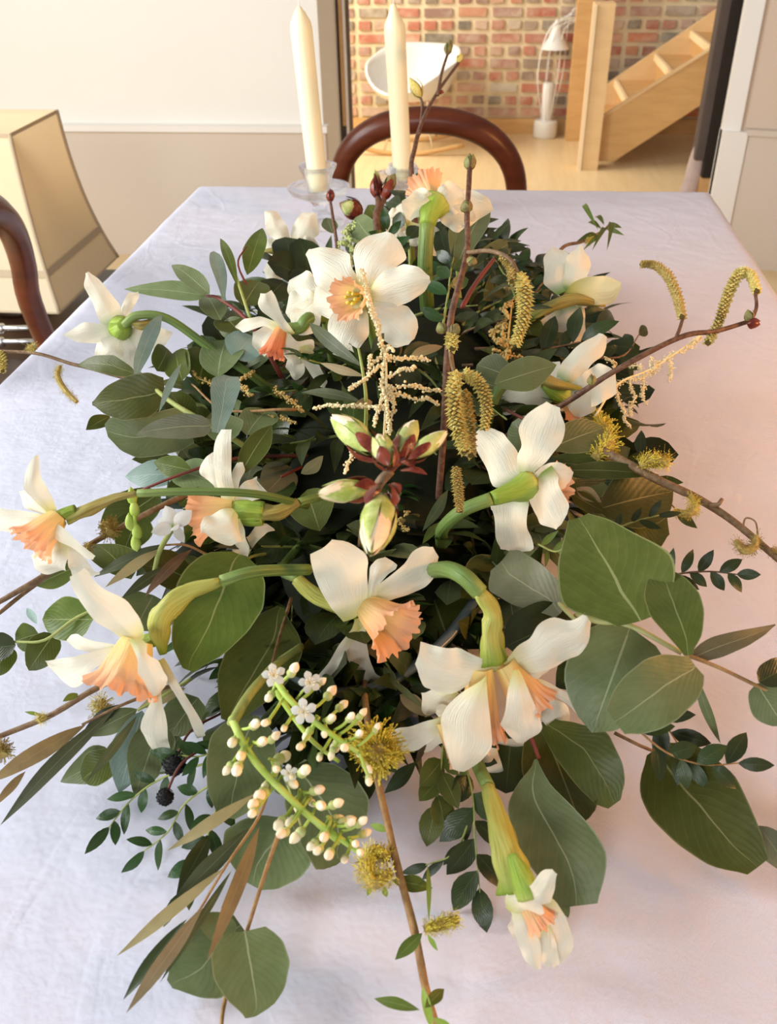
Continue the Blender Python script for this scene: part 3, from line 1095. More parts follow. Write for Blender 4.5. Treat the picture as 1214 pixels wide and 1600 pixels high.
f = [(i * n + j, i * n + (j + 1) % n, (i + 1) * n + (j + 1) % n, (i + 1) * n + j) for i in range(5) for j in range(n)] + [tuple(range(n))[::-1]]
tag(mk('floral_foam', v, f, FO), 'floral foam blackened for the shade under the leaves in the dish', 'foam')


# ================================================================ FLOWERS
def flower(label, C, N, petals, corona=None, neck=None, neckm=None, spathe=None, spm=None, stem=None, stamen=False, pm=None, group='daffodils in the arrangement', cm=None, kind='petal'):
    """C = (px, py, camera depth); other points (px, py[, d]) with d metres nearer the viewer than C"""
    cx, cy, zc = C
    Cw = D(cx, cy, zc)
    t = thing('daffodil', label, 'flower', Cw, group)
    Nc = V(N).normalized()
    Nw = RM @ Nc
    pm = pm or PM
    k = zc / F

    def P3(p):
        return D(p[0], p[1], zc - (p[2] if len(p) > 2 else 0))
    for i, p in enumerate(petals):
        dx, dy = (p[0] - cx) * k, -(p[1] - cy) * k
        auto = 0
        if abs(Nc.z) > 0.35:
            auto = max(-0.03, min(0.03, -(Nc.x * dx + Nc.y * dy) / Nc.z))
        dd = auto + (p[3] if len(p) > 3 else 0)
        tip = D(p[0], p[1], zc - dd)
        nw = Nw if Nc.z > 0 else -Nw
        u = (tip - Cw).normalized()
        nrm = nw - u * nw.dot(u)
        toc = (CAM - Cw).normalized()
        if nrm.length < 0.35:
            nrm = toc
        nrm = nrm.normalized() + toc * 0.55 + rv(0.12)
        lift = (i % 2) * 0.0012
        o_ = p[4] if len(p) > 4 else {}
        b0 = Cw
        kd_, wd_, wb_, sd_, tw_ = o_.get('kind', kind), p[2] * k, .05, rnd.uniform(-0.05, 0.05), rnd.uniform(-0.5, 0.5)
        fo_ = rnd.choice([-.3, -.22, -.12, .14])
        if 'poly' in o_:
            bp = o_.get('b', (cx, cy))
            b0 = D(bp[0], bp[1], zc - o_.get('bd', 0))
            kd_, wd_, wb_, sd_, tw_ = outline(bp, (p[0], p[1]), o_['poly'], 24), k, 0, 0, rnd.uniform(-.12, .12)
            u = (tip - b0).normalized()
            nrm = nw - u * nw.dot(u)
            if nrm.length < .35:
                nrm = toc
            nrm = nrm.normalized() * .35 + toc + rv(.1)
            fo_ = rnd.choice([-.34, -.24, .2])
        v, f, uv = blade_geo(b0 + nw * lift * (1 if Nc.z > 0 else 0.5), tip, wd_, nrm, kd_, o_.get('bend', rnd.uniform(.05, .13)), o_.get('fold', fo_), 0.24, 24 if 'poly' in o_ else 20, 12, o_.get('twist', tw_), wb_, sd_, rnd.random())
        m_ = o_.get('m', pm)
        mk('petal', v, f, m_, t, uv)
    if corona:
        rc = P3((corona[0], corona[1], corona[3] if len(corona) > 3 else 0))
        r1 = corona[2] * k
        ax = rc - Cw
        if ax.length < 0.008:
            ax = Nw * 0.02
        Lc = ax.length
        ax.normalize()
        a = ax.cross(V((0.1, 0.2, 1))).normalized()
        b = ax.cross(a)
        v, f, uv = [], [], []
        nr, na = 14, 96
        ph = rnd.uniform(0, 6)
        for i in range(nr + 1):
            q = i / nr
            r = r1 * (0.42 + 0.40 * q ** .85 + 0.18 * max(0, (q - 0.7) / 0.3) ** 1.6)
            for j in range(na):
                th = 2 * math.pi * j / na
                rf = 1 + (0.035 + 0.03 * q ** 2) * math.sin(6 * th + ph) + 0.035 * math.sin(12 * th + ph) * q + 0.07 * q ** 6 * math.sin(17 * th + 2 * ph) + 0.04 * q ** 4 * math.sin(27 * th)
                lz = Lc * (q + 0.05 * q ** 4 * math.sin(11 * th + ph) + 0.035 * q ** 4 * math.sin(23 * th))
                v.append(Cw + ax * lz + a * (math.cos(th) * r * rf) + b * (math.sin(th) * r * rf))
                uv.append((q, j / na))
        for i in range(nr):
            for j in range(na):
                f.append((i * na + j, i * na + (j + 1) % na, (i + 1) * na + (j + 1) % na, (i + 1) * na + j))
        mk('corona', v, f, cm or CM, t, uv)
        if stamen:
            for j in range(6):
                th = j * 1.047
                p0 = Cw + ax * 0.002 + (a * math.cos(th) + b * math.sin(th)) * 0.002
                p1 = Cw + ax * Lc * 0.75 + (a * math.cos(th) + b * math.sin(th)) * 0.005
                v, f, uv = tube_geo([p0, p0.lerp(p1, 0.6), p1], [0.0007, 0.0008, 0.0016], 6, 2)
                mk('stamen', v, f, BK['fluff'], t, uv)
    if neck:
        v, f, uv = tube_geo([P3(p) for p in neck[0]], [r * k for r in neck[1]], 14, 5, True, 1, 0.05)
        mk('flower_tube', v, f, neckm or NEK, t, uv)
    if spathe:
        v, f, uv = tube_geo([P3(p) for p in spathe[0]], [r * k for r in spathe[1]], 14, 6, True, 0.62, 0.13)
        mk('spathe', v, f, spm or SPA, t, uv)
    if stem:
        v, f, uv = tube_geo([P3(p) for p in stem[0]], stem[1] * k, 12, 6, True)
        mk('stem', v, f, STM, t, uv)
    return t


flower('daffodil facing the viewer with a fully open apricot trumpet, at the centre top', (566, 462, 0.754), (-.35, -.1, .93),
       [(478, 396, 50, 0, dict(b=(566, 460), poly=[(477,392),(501,388),(529,390),(550,399),(553,423),(569,444),(566,464),(532,458),(515,462),(494,444),(484,420)])),
        (608, 363, 50, 0, dict(b=(572, 458), poly=[(551,402),(556,385),(574,369),(601,362),(622,371),(631,388),(636,402),(605,428),(584,452),(572,460),(560,440)])),
        (672, 438, 50, 0, dict(b=(572, 460), poly=[(572,452),(581,444),(601,426),(629,414),(657,418),(672,437),(664,454),(643,471),(608,482),(584,472),(572,466)])),
        (640, 536, 50, 0, dict(b=(572, 466), poly=[(572,462),(588,472),(615,476),(636,478),(653,499),(653,520),(636,537),(615,542),(595,527),(581,499),(570,472)])),
        (526, 556, 50, 0, dict(b=(565, 470), poly=[(518,492),(510,513),(515,537),(518,554),(536,556),(560,548),(577,523),(577,492),(568,470),(545,470)])),
        (489, 482, 50, -0.002, dict(b=(560, 466), poly=[(560,462),(494,448),(489,471),(494,489),(511,498),(540,492),(562,472)]))], (540, 468, 33, .018), stem=([(570, 470, -.004), (590, 560, -.05), (600, 650, -.12)], 8), stamen=True)
flower('daffodil tucked behind and left of the open centre one, trumpet hidden', (505, 470, .81), (-.3, .2, .9),
       [(446, 488, 62), (452, 438, 52), (462, 522, 50), (530, 420, 40)], stem=([(505, 470, -.004), (520, 560, -.06), (540, 640, -.12)], 8), pm=PM)
flower('daffodil seen from behind in front of the left candle holder', (450, 390, 1.05), (-.1, .1, -.99),
       [(418, 328, 50, 0, dict(b=(452, 388), poly=[(413,330),(432,328),(449,354),(456,384),(450,394),(432,375),(415,364)])),
        (488, 330, 50, 0, dict(b=(456, 386), poly=[(452,386),(456,354),(473,330),(494,333),(499,364),(476,386),(458,396)])),
        (430, 444, 50, 0, dict(b=(448, 392), poly=[(446,390),(420,404),(412,425),(420,442),(432,446),(442,430),(452,395)])),
        (500, 388, 40),
        (474, 436, 40),
        (410, 388, 36)], spathe=([(474, 398, .004), (450, 390, .010), (430, 392, .016), (414, 392, .018)], [6, 11, 9, 4]), spm=SPB,
       stem=([(474, 398, .004), (474, 430, -.01), (480, 490, -.05), (490, 560, -.12)], 6))
flower('half turned daffodil with a coral trumpet on the upper left of the mound', (440, 513, .80), (-.4, -.6, .3),
       [(416, 458, 50, 0.01, dict(b=(458, 522), poly=[(403,477),(410,462),(423,453),(431,466),(446,495),(462,522),(452,524),(431,500),(410,485)])),
        (368, 512, 50, 0, dict(b=(442, 512), poly=[(367,511),(388,496),(418,490),(444,506),(442,518),(420,506),(384,518)])),
        (408, 552, 50, -0.01, dict(b=(442, 510), poly=[(397,516),(421,503),(444,508),(442,520),(429,530),(416,556),(408,554),(397,535)])),
        (482, 566, 50, 0.012, dict(b=(436, 520), poly=[(430,526),(434,514),(446,514),(466,531),(491,531),(492,546),(470,572),(446,562),(433,546)])),
        (508, 605, 50, -0.008, dict(b=(474, 540), poly=[(468,540),(480,535),(491,548),(513,597),(502,606),(484,582),(470,556)])),
        (462, 594, 50, -0.014, dict(b=(462, 545), poly=[(455,550),(470,545),(478,575),(470,592),(456,592),(446,570)]))], (424, 556, 20, .0), cm=CR,
       stem=([(442, 514, -.005), (468, 512, -.006), (487, 496, -.012), (540, 500, -.08)], 10))
flower('daffodil seen from behind on the far left with a long arching stalk over the cloth', (188, 512, .86), (-.3, .1, -.95),
       [(139, 424, 50, 0, dict(b=(188, 508), poly=[(136,424),(154,435),(172,458),(187,475),(192,508),(184,512),(158,507),(146,475),(131,447)])),
        (216, 456, 50, -0.004, dict(b=(190, 506), poly=[(190,479),(202,455),(219,461),(206,485),(196,508),(187,508)])),
        (100, 522, 50, 0, dict(b=(184, 513), poly=[(99,523),(130,504),(174,508),(188,512),(182,520),(150,536),(119,535)])),
        (162, 566, 50, -0.002, dict(b=(188, 516), poly=[(176,518),(190,516),(196,530),(192,560),(178,566),(158,568),(148,554),(154,530)])),
        (208, 578, 50, 0, dict(b=(192, 518), poly=[(188,522),(200,520),(214,545),(220,572),(205,582),(190,570),(185,545)])),
        (268, 526, 50, -0.003, dict(b=(196, 512), poly=[(194,508),(205,512),(245,510),(270,519),(258,540),(221,550),(200,530)]))],
       neck=([(188, 512, .0), (189, 513, .008), (194, 508, .018)], [19, 17, 10]), spathe=([(200, 500, .012), (222, 508, .016), (248, 498, .012)], [6, 12, 6]), spm=SPB,
       stem=([(194, 508, .018), (215, 493, .022), (262, 498, .02), (330, 545, .012), (405, 595, -.005), (480, 655, -.06)], 6.5), pm=PG)
flower('daffodil at the left edge drooping over the cloth with its trumpet to the lower left', (92, 808, .62), (-.6, -.4, .5),
       [(60, 711, 50, 0, dict(b=(84, 800), poly=[(40,763),(42,739),(50,718),(61,710),(65,747),(83,775),(88,800),(80,806),(59,791)])),
        (-30, 800, 44),
        (147, 871, 50, 0.02, dict(b=(78, 816), poly=[(67,816),(84,812),(103,824),(130,848),(149,870),(138,875),(119,856),(79,838)])),
        (62, 895, 50, -0.008, dict(b=(98, 838), poly=[(100,834),(112,850),(112,885),(79,895),(51,897),(42,874),(60,858),(90,836)])),
        (128, 902, 50, -0.015, dict(b=(106, 842), poly=[(104,840),(116,850),(156,885),(150,902),(115,904),(108,880)])),
        (30, 768, 26, -.01)], (47, 852, 36, .012),
       neck=([(92, 808, 0), (106, 800, 0), (118, 796, 0)], [10, 9, 8]), spathe=([(106, 812, 0), (140, 795, .0), (180, 778, 0), (215, 771, 0)], [12, 15, 9, 6]), spm=SPB,
       stem=([(215, 771), (300, 768), (400, 772, -.01), (480, 790, -.06)], 6.5))
flower('daffodil in profile with its trumpet to the left, above the big veined leaf', (366, 798, .66), (-.95, -.1, .25),
       [(356, 671, 50, 0.004, dict(b=(358, 792), poly=[(362,671),(346,672),(337,680),(334,694),(337,717),(338,756),(348,781),(356,796),(366,790),(369,759),(364,717),(363,686)])),
        (311, 724, 50, -0.01, dict(b=(350, 772), poly=[(336,692),(323,706),(309,724),(314,742),(337,758),(350,778),(356,760),(346,720)])),
        (376, 722, 50, -0.012, dict(b=(362, 785), poly=[(360,780),(364,740),(368,722),(378,720),(384,736),(376,762),(368,786)])),
        (403, 746, 50, -0.008, dict(b=(366, 788), poly=[(362,786),(376,762),(401,744),(402,752),(398,762),(424,776),(404,786),(370,794)])),
        (314, 834, 50, 0.03, dict(bd=0.022, b=(366, 797), fold=-0.4, poly=[(312,823),(320,806),(337,798),(359,792),(370,798),(372,829),(379,845),(359,852),(328,842)])),
        (376, 872, 50, 0.012, dict(bd=0.01, b=(368, 812), poly=[(362,812),(376,806),(386,830),(392,856),(388,874),(373,872),(360,850)])),
        (428, 826, 50, -0.004, dict(b=(376, 858), poly=[(366,848),(387,840),(404,818),(418,817),(430,830),(418,832),(393,860),(384,876),(372,868)]))], (304, 808, 41, 0),
       neck=([(362, 799, 0), (385, 801, 0), (412, 803, 0)], [15, 21, 19]), spathe=([(400, 801, 0), (432, 800, 0), (466, 785, -.004)], [19, 18, 10]), spm=SPB,
       stem=([(466, 785, -.004), (500, 776, -.02), (560, 760, -.08)], 6.5))
flower('big daffodil low on the left with its trumpet towards the cloth', (215, 1000, .56), (-.35, -.75, .45),
       [(122, 895, 50, 0, dict(b=(214, 1006), poly=[(135,890),(144,903),(164,920),(195,935),(213,955),(224,986),(220,1008),(200,1008),(178,992),(149,966),(124,940),(111,917),(114,900),(125,891)])),
        (104, 1000, 50, -0.02, dict(b=(200, 1012), poly=[(102,1004),(115,990),(141,985),(161,996),(202,1008),(196,1016),(144,1016)])),
        (73, 1035, 50, 0, dict(b=(206, 1012), poly=[(71,1032),(109,1024),(144,1014),(190,1007),(208,1010),(196,1022),(167,1034),(149,1043),(135,1066),(124,1072),(95,1060),(79,1046)])),
        (266, 1187, 50, -0.004, dict(b=(246, 1055), poly=[(240,1060),(252,1056),(256,1093),(264,1124),(265,1156),(268,1188),(247,1181),(230,1164),(220,1138),(224,1116),(240,1086)])),
        (313, 1153, 50, 0.012, dict(b=(252, 1030), poly=[(246,1030),(258,1030),(264,1040),(284,1070),(304,1104),(317,1127),(320,1150),(307,1154),(301,1136),(294,1113),(274,1081),(256,1055)])),
        (240, 1088, 50, 0.044, dict(bd=0.026, b=(208, 996), fold=-0.35, poly=[(198,990),(215,992),(230,1001),(229,1018),(247,1029),(261,1055),(257,1075),(241,1089),(230,1077),(217,1052),(217,1026),(206,1006)]))], (188, 1078, 56, .006),
       neck=([(225, 1002, -.008), (238, 1000, -.008), (250, 990, -.008)], [11, 12, 12]), spathe=([(256, 1022, -.006), (250, 990, -.004), (256, 960, 0), (290, 928, 0), (345, 908, 0)], [6, 17, 24, 19, 10]),
       stem=([(345, 908, 0), (400, 893, -.004), (482, 890, -.04)], 9.5))
flower('daffodil in the front centre with its apricot trumpet to the right', (573, 950, .605), (.45, -.3, .7),
       [(505, 856, 50, 0.002, dict(b=(560, 962), bend=0.05, poly=[(566,958),(575,923),(578,887),(567,862),(548,852),(528,849),(507,853),(492,861),(485,871),(488,885),(494,902),(503,925),(515,945),(528,962),(545,980),(556,975)])),
        (612, 876, 50, -0.01, dict(b=(574, 942), poly=[(568,940),(577,885),(588,873),(605,871),(622,879),(622,888),(605,897),(592,912),(582,942)])),
        (683, 866, 50, 0, dict(b=(576, 940), poly=[(570,938),(590,912),(610,895),(630,880),(640,862),(655,854),(672,855),(683,864),(684,880),(677,900),(660,918),(635,930),(612,936),(582,946)])),
        (472, 1084, 50, -0.004, dict(b=(560, 976), poly=[(562,968),(545,983),(528,1002),(513,1030),(490,1058),(468,1080),(480,1086),(507,1062),(527,1037),(538,1015),(562,984)])),
        (584, 1074, 50, 0.012, dict(b=(562, 965), poly=[(558,960),(537,1005),(540,1022),(558,1048),(566,1078),(582,1072),(600,1055),(586,1050),(575,1025),(571,1000),(568,965)])),
        (523, 1048, 50, -0.012, dict(b=(548, 1012), poly=[(540,1015),(550,1012),(545,1032),(530,1048),(520,1048)]))], (622, 988, 48, .018),
       spathe=([(560, 962, -.015), (500, 935, -.024), (464, 905, -.03)], [10, 19, 13]), stem=([(464, 905, -.03), (440, 890, -.05), (470, 850, -.1)], 7))
flower('left bloom of the paired daffodils in the front, its petals hanging straight down', (752, 1042, .55), (-.2, -.8, .5),
       [(656, 1016, 50, 0.01, dict(b=(780, 1044), poly=[(657,1005),(672,1010),(688,1010),(712,1012),(733,1023),(782,1035),(780,1050),(740,1064),(723,1079),(705,1091),(688,1091),(667,1079),(655,1053),(652,1029)])),
        (716, 1205, 50, 0.036, dict(bd=0.016, b=(756, 1052), fold=-0.3, bend=0.12, poly=[(760,1055),(723,1079),(700,1098),(691,1117),(692,1157),(701,1185),(711,1206),(733,1203),(750,1187),(770,1157),(766,1129),(764,1100)])),
        (664, 1120, 50, -0.008, dict(b=(712, 1080), poly=[(664,1072),(661,1108),(667,1122),(700,1104),(720,1078),(690,1068)])),
        (780, 1176, 56, -.02)], (748, 1150, 42, -.012),
       spathe=([(772, 1032, -.004), (768, 990, 0), (770, 960, 0), (750, 926, 0)], [30, 22, 21, 14]), stem=([(750, 926), (726, 902), (700, 890, -.02), (672, 892, -.08)], 14))
flower('right bloom of the paired daffodils in the front, one petal pointing up right', (788, 1036, .552), (.3, -.75, .5),
       [(919, 966, 50, 0, dict(b=(790, 1042), poly=[(788,1036),(810,1010),(830,996),(838,978),(846,970),(871,965),(885,973),(898,970),(913,958),(923,978),(921,1001),(904,1026),(871,1045),(830,1052),(795,1050)])),
        (948, 1104, 50, 0.004, dict(b=(820, 1056), poly=[(818,1052),(847,1058),(871,1072),(906,1082),(950,1101),(923,1114),(899,1116),(882,1096),(845,1072)])),
        (878, 1138, 50, -0.006, dict(b=(812, 1062), poly=[(808,1060),(837,1070),(870,1085),(887,1101),(889,1122),(879,1140),(854,1135),(835,1110)])),
        (812, 1161, 50, 0.034, dict(bd=0.014, b=(806, 1044), fold=-0.3, bend=0.14, poly=[(798,1048),(792,1075),(788,1101),(779,1127),(797,1154),(814,1162),(838,1148),(846,1133),(838,1108),(822,1070),(812,1046)])),
        (860, 1040, 50, 0.018, dict(b=(790, 1052), poly=[(788,1046),(800,1042),(823,1050),(846,1040),(862,1039),(858,1050),(840,1060),(800,1062)]))], (834, 1104, 40, -.004))
flower('daffodil hanging lowest in the middle under the paired blooms', (692, 1122, .557), (.2, -.8, .3),
       [(598, 1162, 50, 0, dict(b=(696, 1122), poly=[(597,1158),(604,1150),(622,1134),(664,1126),(696,1118),(694,1130),(680,1150),(653,1173),(629,1172),(604,1166)])),
        (664, 1176, 30, -.01),
        (785, 1214, 50, -0.02, dict(b=(740, 1165), poly=[(735,1160),(775,1165),(782,1190),(788,1214),(766,1208),(745,1196)])),
        (690, 1100, 26),
        (822, 1165, 34, -.025)], (728, 1178, 34, -.008), stem=([(692, 1120, -.01), (690, 1060, -.06)], 8))
flower('half opened daffodil bud hanging over the cloth at the front', (806, 1386, .482), (.3, -.9, .3),
       [(866, 1362, 50, 0.014, dict(b=(800, 1428), fold=-0.3, bend=0.1, poly=[(792,1396),(812,1390),(833,1376),(846,1362),(856,1358),(869,1364),(865,1390),(855,1417),(830,1438),(806,1455),(792,1432)])),
        (842, 1515, 50, 0, dict(b=(808, 1400), poly=[(794,1400),(818,1400),(832,1440),(843,1469),(846,1514),(836,1514),(820,1500),(806,1465)])),
        (884, 1502, 50, -0.016, dict(b=(850, 1396), poly=[(845,1400),(863,1398),(880,1423),(890,1453),(886,1485),(880,1512),(862,1508),(850,1470)])),
        (864, 1508, 50, -0.01, dict(b=(846, 1440), poly=[(836,1440),(858,1440),(868,1470),(874,1508),(850,1510),(838,1480)])),
        (815, 1470, 50, -.02)], (845, 1442, 27, .0),
       spathe=([(806, 1392, -.004), (796, 1345, -.008), (780, 1290, -.024), (763, 1228, -.045)], [30, 27, 21, 12]), neck=([(826, 1398, .004), (815, 1370, .004), (800, 1335, -.002)], [20, 18, 8]),
       stem=([(763, 1230, -.045), (747, 1196, -.075), (725, 1140, -.13)], 12), kind='strap')
flower('daffodil on the right seen from behind with a thick green stalk to the left', (822, 760, .655), (.7, .1, -.7),
       [(750, 669, 50, 0, dict(b=(820, 756), poly=[(740,673),(752,668),(766,667),(790,679),(808,702),(818,740),(826,756),(812,764),(790,758),(774,766),(764,748),(750,716),(738,690)])),
        (862, 632, 50, -0.002, dict(b=(822, 752), poly=[(814,742),(808,712),(817,696),(814,668),(822,648),(840,635),(855,630),(872,634),(884,660),(879,688),(860,716),(836,736),(828,756)])),
        (874, 822, 50, 0.006, dict(b=(828, 752), poly=[(824,744),(854,716),(870,742),(880,768),(888,791),(886,811),(868,825),(846,820),(832,799),(826,770)])),
        (808, 862, 50, 0, dict(b=(818, 768), poly=[(770,785),(812,766),(828,772),(828,795),(828,823),(838,855),(822,860),(800,856),(782,861),(776,823)])),
        (768, 797, 36, -.014),
        (896, 738, 46, -.025)], (876, 757, 34, -.012),
       neck=([(824, 760, .002), (802, 768, .010), (768, 779, .016)], [25, 16, 11]), stem=([(768, 779, .016), (722, 798, .012), (692, 826, -.01), (690, 850, -.04)], 10.5), pm=PG)
flower('daffodil at the upper right under the hazel twig with a peach trumpet below', (878, 616, .80), (.3, -.3, -.7),
       [(942, 522, 50, 0, dict(b=(882, 606), poly=[(876,600),(869,585),(880,562),(898,542),(922,528),(937,519),(947,527),(948,540),(942,556),(923,572),(905,597),(890,612)])),
        (834, 572, 50, -0.004, dict(b=(880, 604), poly=[(826,577),(848,566),(872,562),(888,596),(880,610),(850,592)])),
        (778, 634, 50, 0, dict(b=(868, 618), poly=[(777,631),(794,609),(826,597),(850,604),(872,614),(866,628),(823,644),(791,650),(780,644)])),
        (963, 604, 50, -0.004, dict(b=(886, 612), poly=[(882,606),(905,592),(934,568),(952,576),(968,588),(962,617),(937,636),(905,637),(888,622)])),
        (930, 642, 42, -.006)], (905, 640, 24, -.012),
       neck=([(878, 616, .0), (866, 610, .008), (850, 600, .012)], [18, 13, 8]), spathe=([(908, 607, .016), (862, 598, .022), (825, 583, .02), (784, 600, .012)], [4, 15, 11, 8]), spm=SPB,
       stem=([(784, 600, .012), (768, 632, 0), (760, 668, -.04)], 9), pm=PG)
flower('daffodil at the back right with golden sheath against the pink cloth', (886, 458, .98), (.4, 0, -.8),
       [(862, 387, 50, 0, dict(b=(882, 456), poly=[(849,402),(856,390),(866,387),(888,395),(890,427),(888,455),(875,462),(850,444)])),
        (908, 382, 50, -0.002, dict(b=(884, 454), poly=[(880,450),(884,405),(896,388),(907,382),(918,396),(924,413),(914,442),(890,462)])),
        (894, 544, 50, 0, dict(b=(888, 474), poly=[(864,480),(886,470),(912,480),(915,520),(903,538),(891,545),(873,527),(862,499)])),
        (842, 540, 50, -0.01, dict(b=(876, 476), poly=[(842,500),(880,478),(870,510),(848,540),(836,542)])),
        (970, 450, 50, 0.012, dict(m=PY, b=(884, 458), poly=[(882,452),(895,442),(916,433),(948,432),(970,443),(966,460),(955,474),(920,476),(890,470)])),
        (925, 474, 30, -.006)], (904, 482, 16, -.012),
       spathe=([(832, 494, .015), (872, 474, .02), (905, 468, .02), (945, 478, .014)], [11, 14, 14, 4]), spm=SPB, stem=([(834, 493, .014), (800, 510, 0), (770, 540, -.06)], 8), pm=PG)
flower('upturned daffodil at the back with apricot trumpet facing the far chair', (680, 325, .92), (-.15, .8, -.5),
       [(770, 328, 58, .004), (742, 345, 50, .012), (722, 296, 56, -.012), (628, 314, 44), (644, 300, 40, -.018)], (662, 284, 30, -.01),
       neck=([(680, 318, 0), (672, 332, .006), (667, 352, .008)], [24, 17, 12]), stem=([(667, 350, .008), (664, 420, 0), (668, 490, -.04)], 12), pm=PG)
flower('small pale daffodil half hidden behind the upturned one', (640, 350, 1.0), (0, .1, .99),
       [(600, 345, 50), (620, 322, 40), (650, 385, 40), (692, 398, 40), (612, 368, 36)], stem=([(640, 350, -.004), (645, 430, -.04)], 6))


# ================================================================ LEAFY BRANCHES
def branch(name, label, cat, stems, leaves, group=None):
    """stems: list of (points, radius px, bark); leaves: (bx,by,tx,ty,w,h,mat,kind[,tip h[,opts]]) h = height over the cloth, negative = above the mound"""
    first = PT(stems[0][0][0])
    t = thing(name, label, cat, first, group)
    for pts, r, bk in stems:
        P = [PT(p) for p in pts]
        rr = [(x if isinstance(r, (int, float)) else 1) for x in P] if False else None
        k = depth(P[len(P) // 2]) / F
        r0, r1 = (r if isinstance(r, tuple) else (r, r * 0.6))
        v, f, uv = tube_geo(P, [max(0.0006, (r0 + (r1 - r0) * i / (len(P) - 1)) * k) for i in range(len(P))], 8, 5, True, 1, 0.06)
        mk('stem', v, f, BK[bk], t, uv)
    for L in leaves:
        bx, by, tx, ty, wpx, h, m, kd = L[:8]
        h2 = L[8] if len(L) > 8 and L[8] is not None else h
        o = L[9] if len(L) > 9 else {}
        leaf(t, PT((bx, by, h)), PT((tx, ty, h2)), wpx, m, kd, pxy=((bx, by), (tx, ty)), **o)
    return t


fl = dict(tilt=0.12)
branch('eucalyptus_branch', 'eucalyptus branch on the right with three big rounded silver green leaves around a pale twig', 'branch',
       [([(900, 962, .10), (935, 971, .125), (985, 978, .13), (1065, 1020, .125)], (5, 4), 'rib'), ([(1070, 1022, .125), (1130, 1046, .12), (1190, 1075, .11), (1230, 1090, .11)], (3.5, 2.5), 'tan')],
       [(978, 978, 912, 806, 50, 0.14, 'moss', 'x', 0.145, dict(poly=[(887,823),(892,812),(901,807),(925,806),(957,823),(993,847),(1025,867),(1050,888),(1054,905),(1049,925),(1025,962),(1000,984),(984,990),(969,980),(930,975),(893,968),(884,947),(881,899),(884,855)])), (1075, 1024, 1036, 890, 50, 0.155, 'moss', 'x', 0.155, dict(poly=[(1025,893),(1036,889),(1047,891),(1073,911),(1093,939),(1100,967),(1095,999),(1076,1026),(1066,1022),(1045,1005),(1021,983),(1011,955),(1013,919)])), (1078, 1030, 955, 1120, 50, 0.135, 'gum', 'x', 0.125, dict(poly=[(1069,1027),(1033,1026),(1001,1037),(969,1063),(953,1088),(949,1105),(952,1125),(962,1139),(991,1148),(1020,1142),(1045,1128),(1080,1096),(1096,1066),(1092,1042),(1082,1028)])),
        (1079, 1030, 1212, 977, 50, 0.12, 'grey', 'x', 0.12, dict(poly=[(1077,1024),(1092,1008),(1110,998),(1161,987),(1213,975),(1190,995),(1160,1014),(1121,1031),(1090,1037)])), (985, 980, 925, 1145, 150, .115, 'gum', 'euc', .07, fl), (985, 990, 868, 1075, 110, .095, 'dark', 'ell', .085, fl),
        (1085, 1050, 1126, 1162, 16, .09, 'gum', 'lance', .05), (1182, 1068, 1224, 1134, 60, .11, 'gum', 'round', .10, fl), (1185, 1066, 1236, 1040, 46, .12, 'dark', 'round', .12, fl)], 'eucalyptus branches')
branch('eucalyptus_branch', 'eucalyptus branch with brownish grey leaf between the paired daffodils and the right branch', 'branch',
       [([(830, 890, .08), (895, 965, .105), (930, 972, .11)], (4, 3), 'rib')],
       [(872, 962, 775, 885, 50, 0.095, 'grey', 'x', 0.085, dict(poly=[(768,911),(772,880),(786,857),(798,860),(812,859),(830,872),(852,889),(880,917),(881,947),(872,966),(840,962),(810,956),(774,936)])), (893, 966, 790, 1010, 92, .09, 'dark', 'round', .08, fl), (895, 965, 985, 1060, 110, .08, 'olive', 'euc', .06, fl), (800, 880, 720, 935, 80, .06, 'olive', 'ell', .06), (700, 1000, 665, 900, 140, .035, 'olive', 'round', .035, fl)], 'eucalyptus branches')
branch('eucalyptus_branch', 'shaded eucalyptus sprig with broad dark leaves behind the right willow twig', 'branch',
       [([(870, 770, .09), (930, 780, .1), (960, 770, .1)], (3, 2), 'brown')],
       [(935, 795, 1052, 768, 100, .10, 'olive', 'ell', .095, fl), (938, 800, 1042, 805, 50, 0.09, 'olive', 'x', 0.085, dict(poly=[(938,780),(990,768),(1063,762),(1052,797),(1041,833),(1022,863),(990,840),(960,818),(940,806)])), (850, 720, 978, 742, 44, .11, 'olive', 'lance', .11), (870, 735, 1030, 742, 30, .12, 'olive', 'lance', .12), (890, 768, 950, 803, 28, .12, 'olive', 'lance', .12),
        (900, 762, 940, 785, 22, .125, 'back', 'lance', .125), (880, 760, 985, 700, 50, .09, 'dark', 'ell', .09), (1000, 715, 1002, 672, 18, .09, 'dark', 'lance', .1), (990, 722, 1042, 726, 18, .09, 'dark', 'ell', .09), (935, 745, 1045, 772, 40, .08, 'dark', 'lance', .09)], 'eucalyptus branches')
branch('eucalyptus_branch', 'eucalyptus sprig with smooth blue green oval leaves behind the right hand daffodils', 'branch',
       [([(790, 640, .13), (830, 660, .14), (860, 672, .14)], (3, 2), 'wine')],
       [(860, 700, 945, 668, 58, .13, 'gum', 'ell', .13, fl), (845, 700, 800, 660, 60, .12, 'gum', 'round', .13, fl), (772, 600, 870, 570, 54, .16, 'gum', 'ell', .17, fl), (745, 650, 800, 590, 60, .11, 'gum', 'euc', .12, fl), (800, 590, 745, 570, 50, .15, 'gum', 'round', .15),
        (950, 540, 992, 545, 26, .10, 'dark', 'ell', .1), (930, 520, 955, 488, 30, .1, 'dark', 'ell', .1), (905, 500, 955, 490, 26, .1, 'dark', 'ell'), (860, 545, 880, 520, 40, .1, 'dark', 'drop'), (820, 500, 850, 560, 46, .1, 'olive', 'ell')], 'eucalyptus branches')
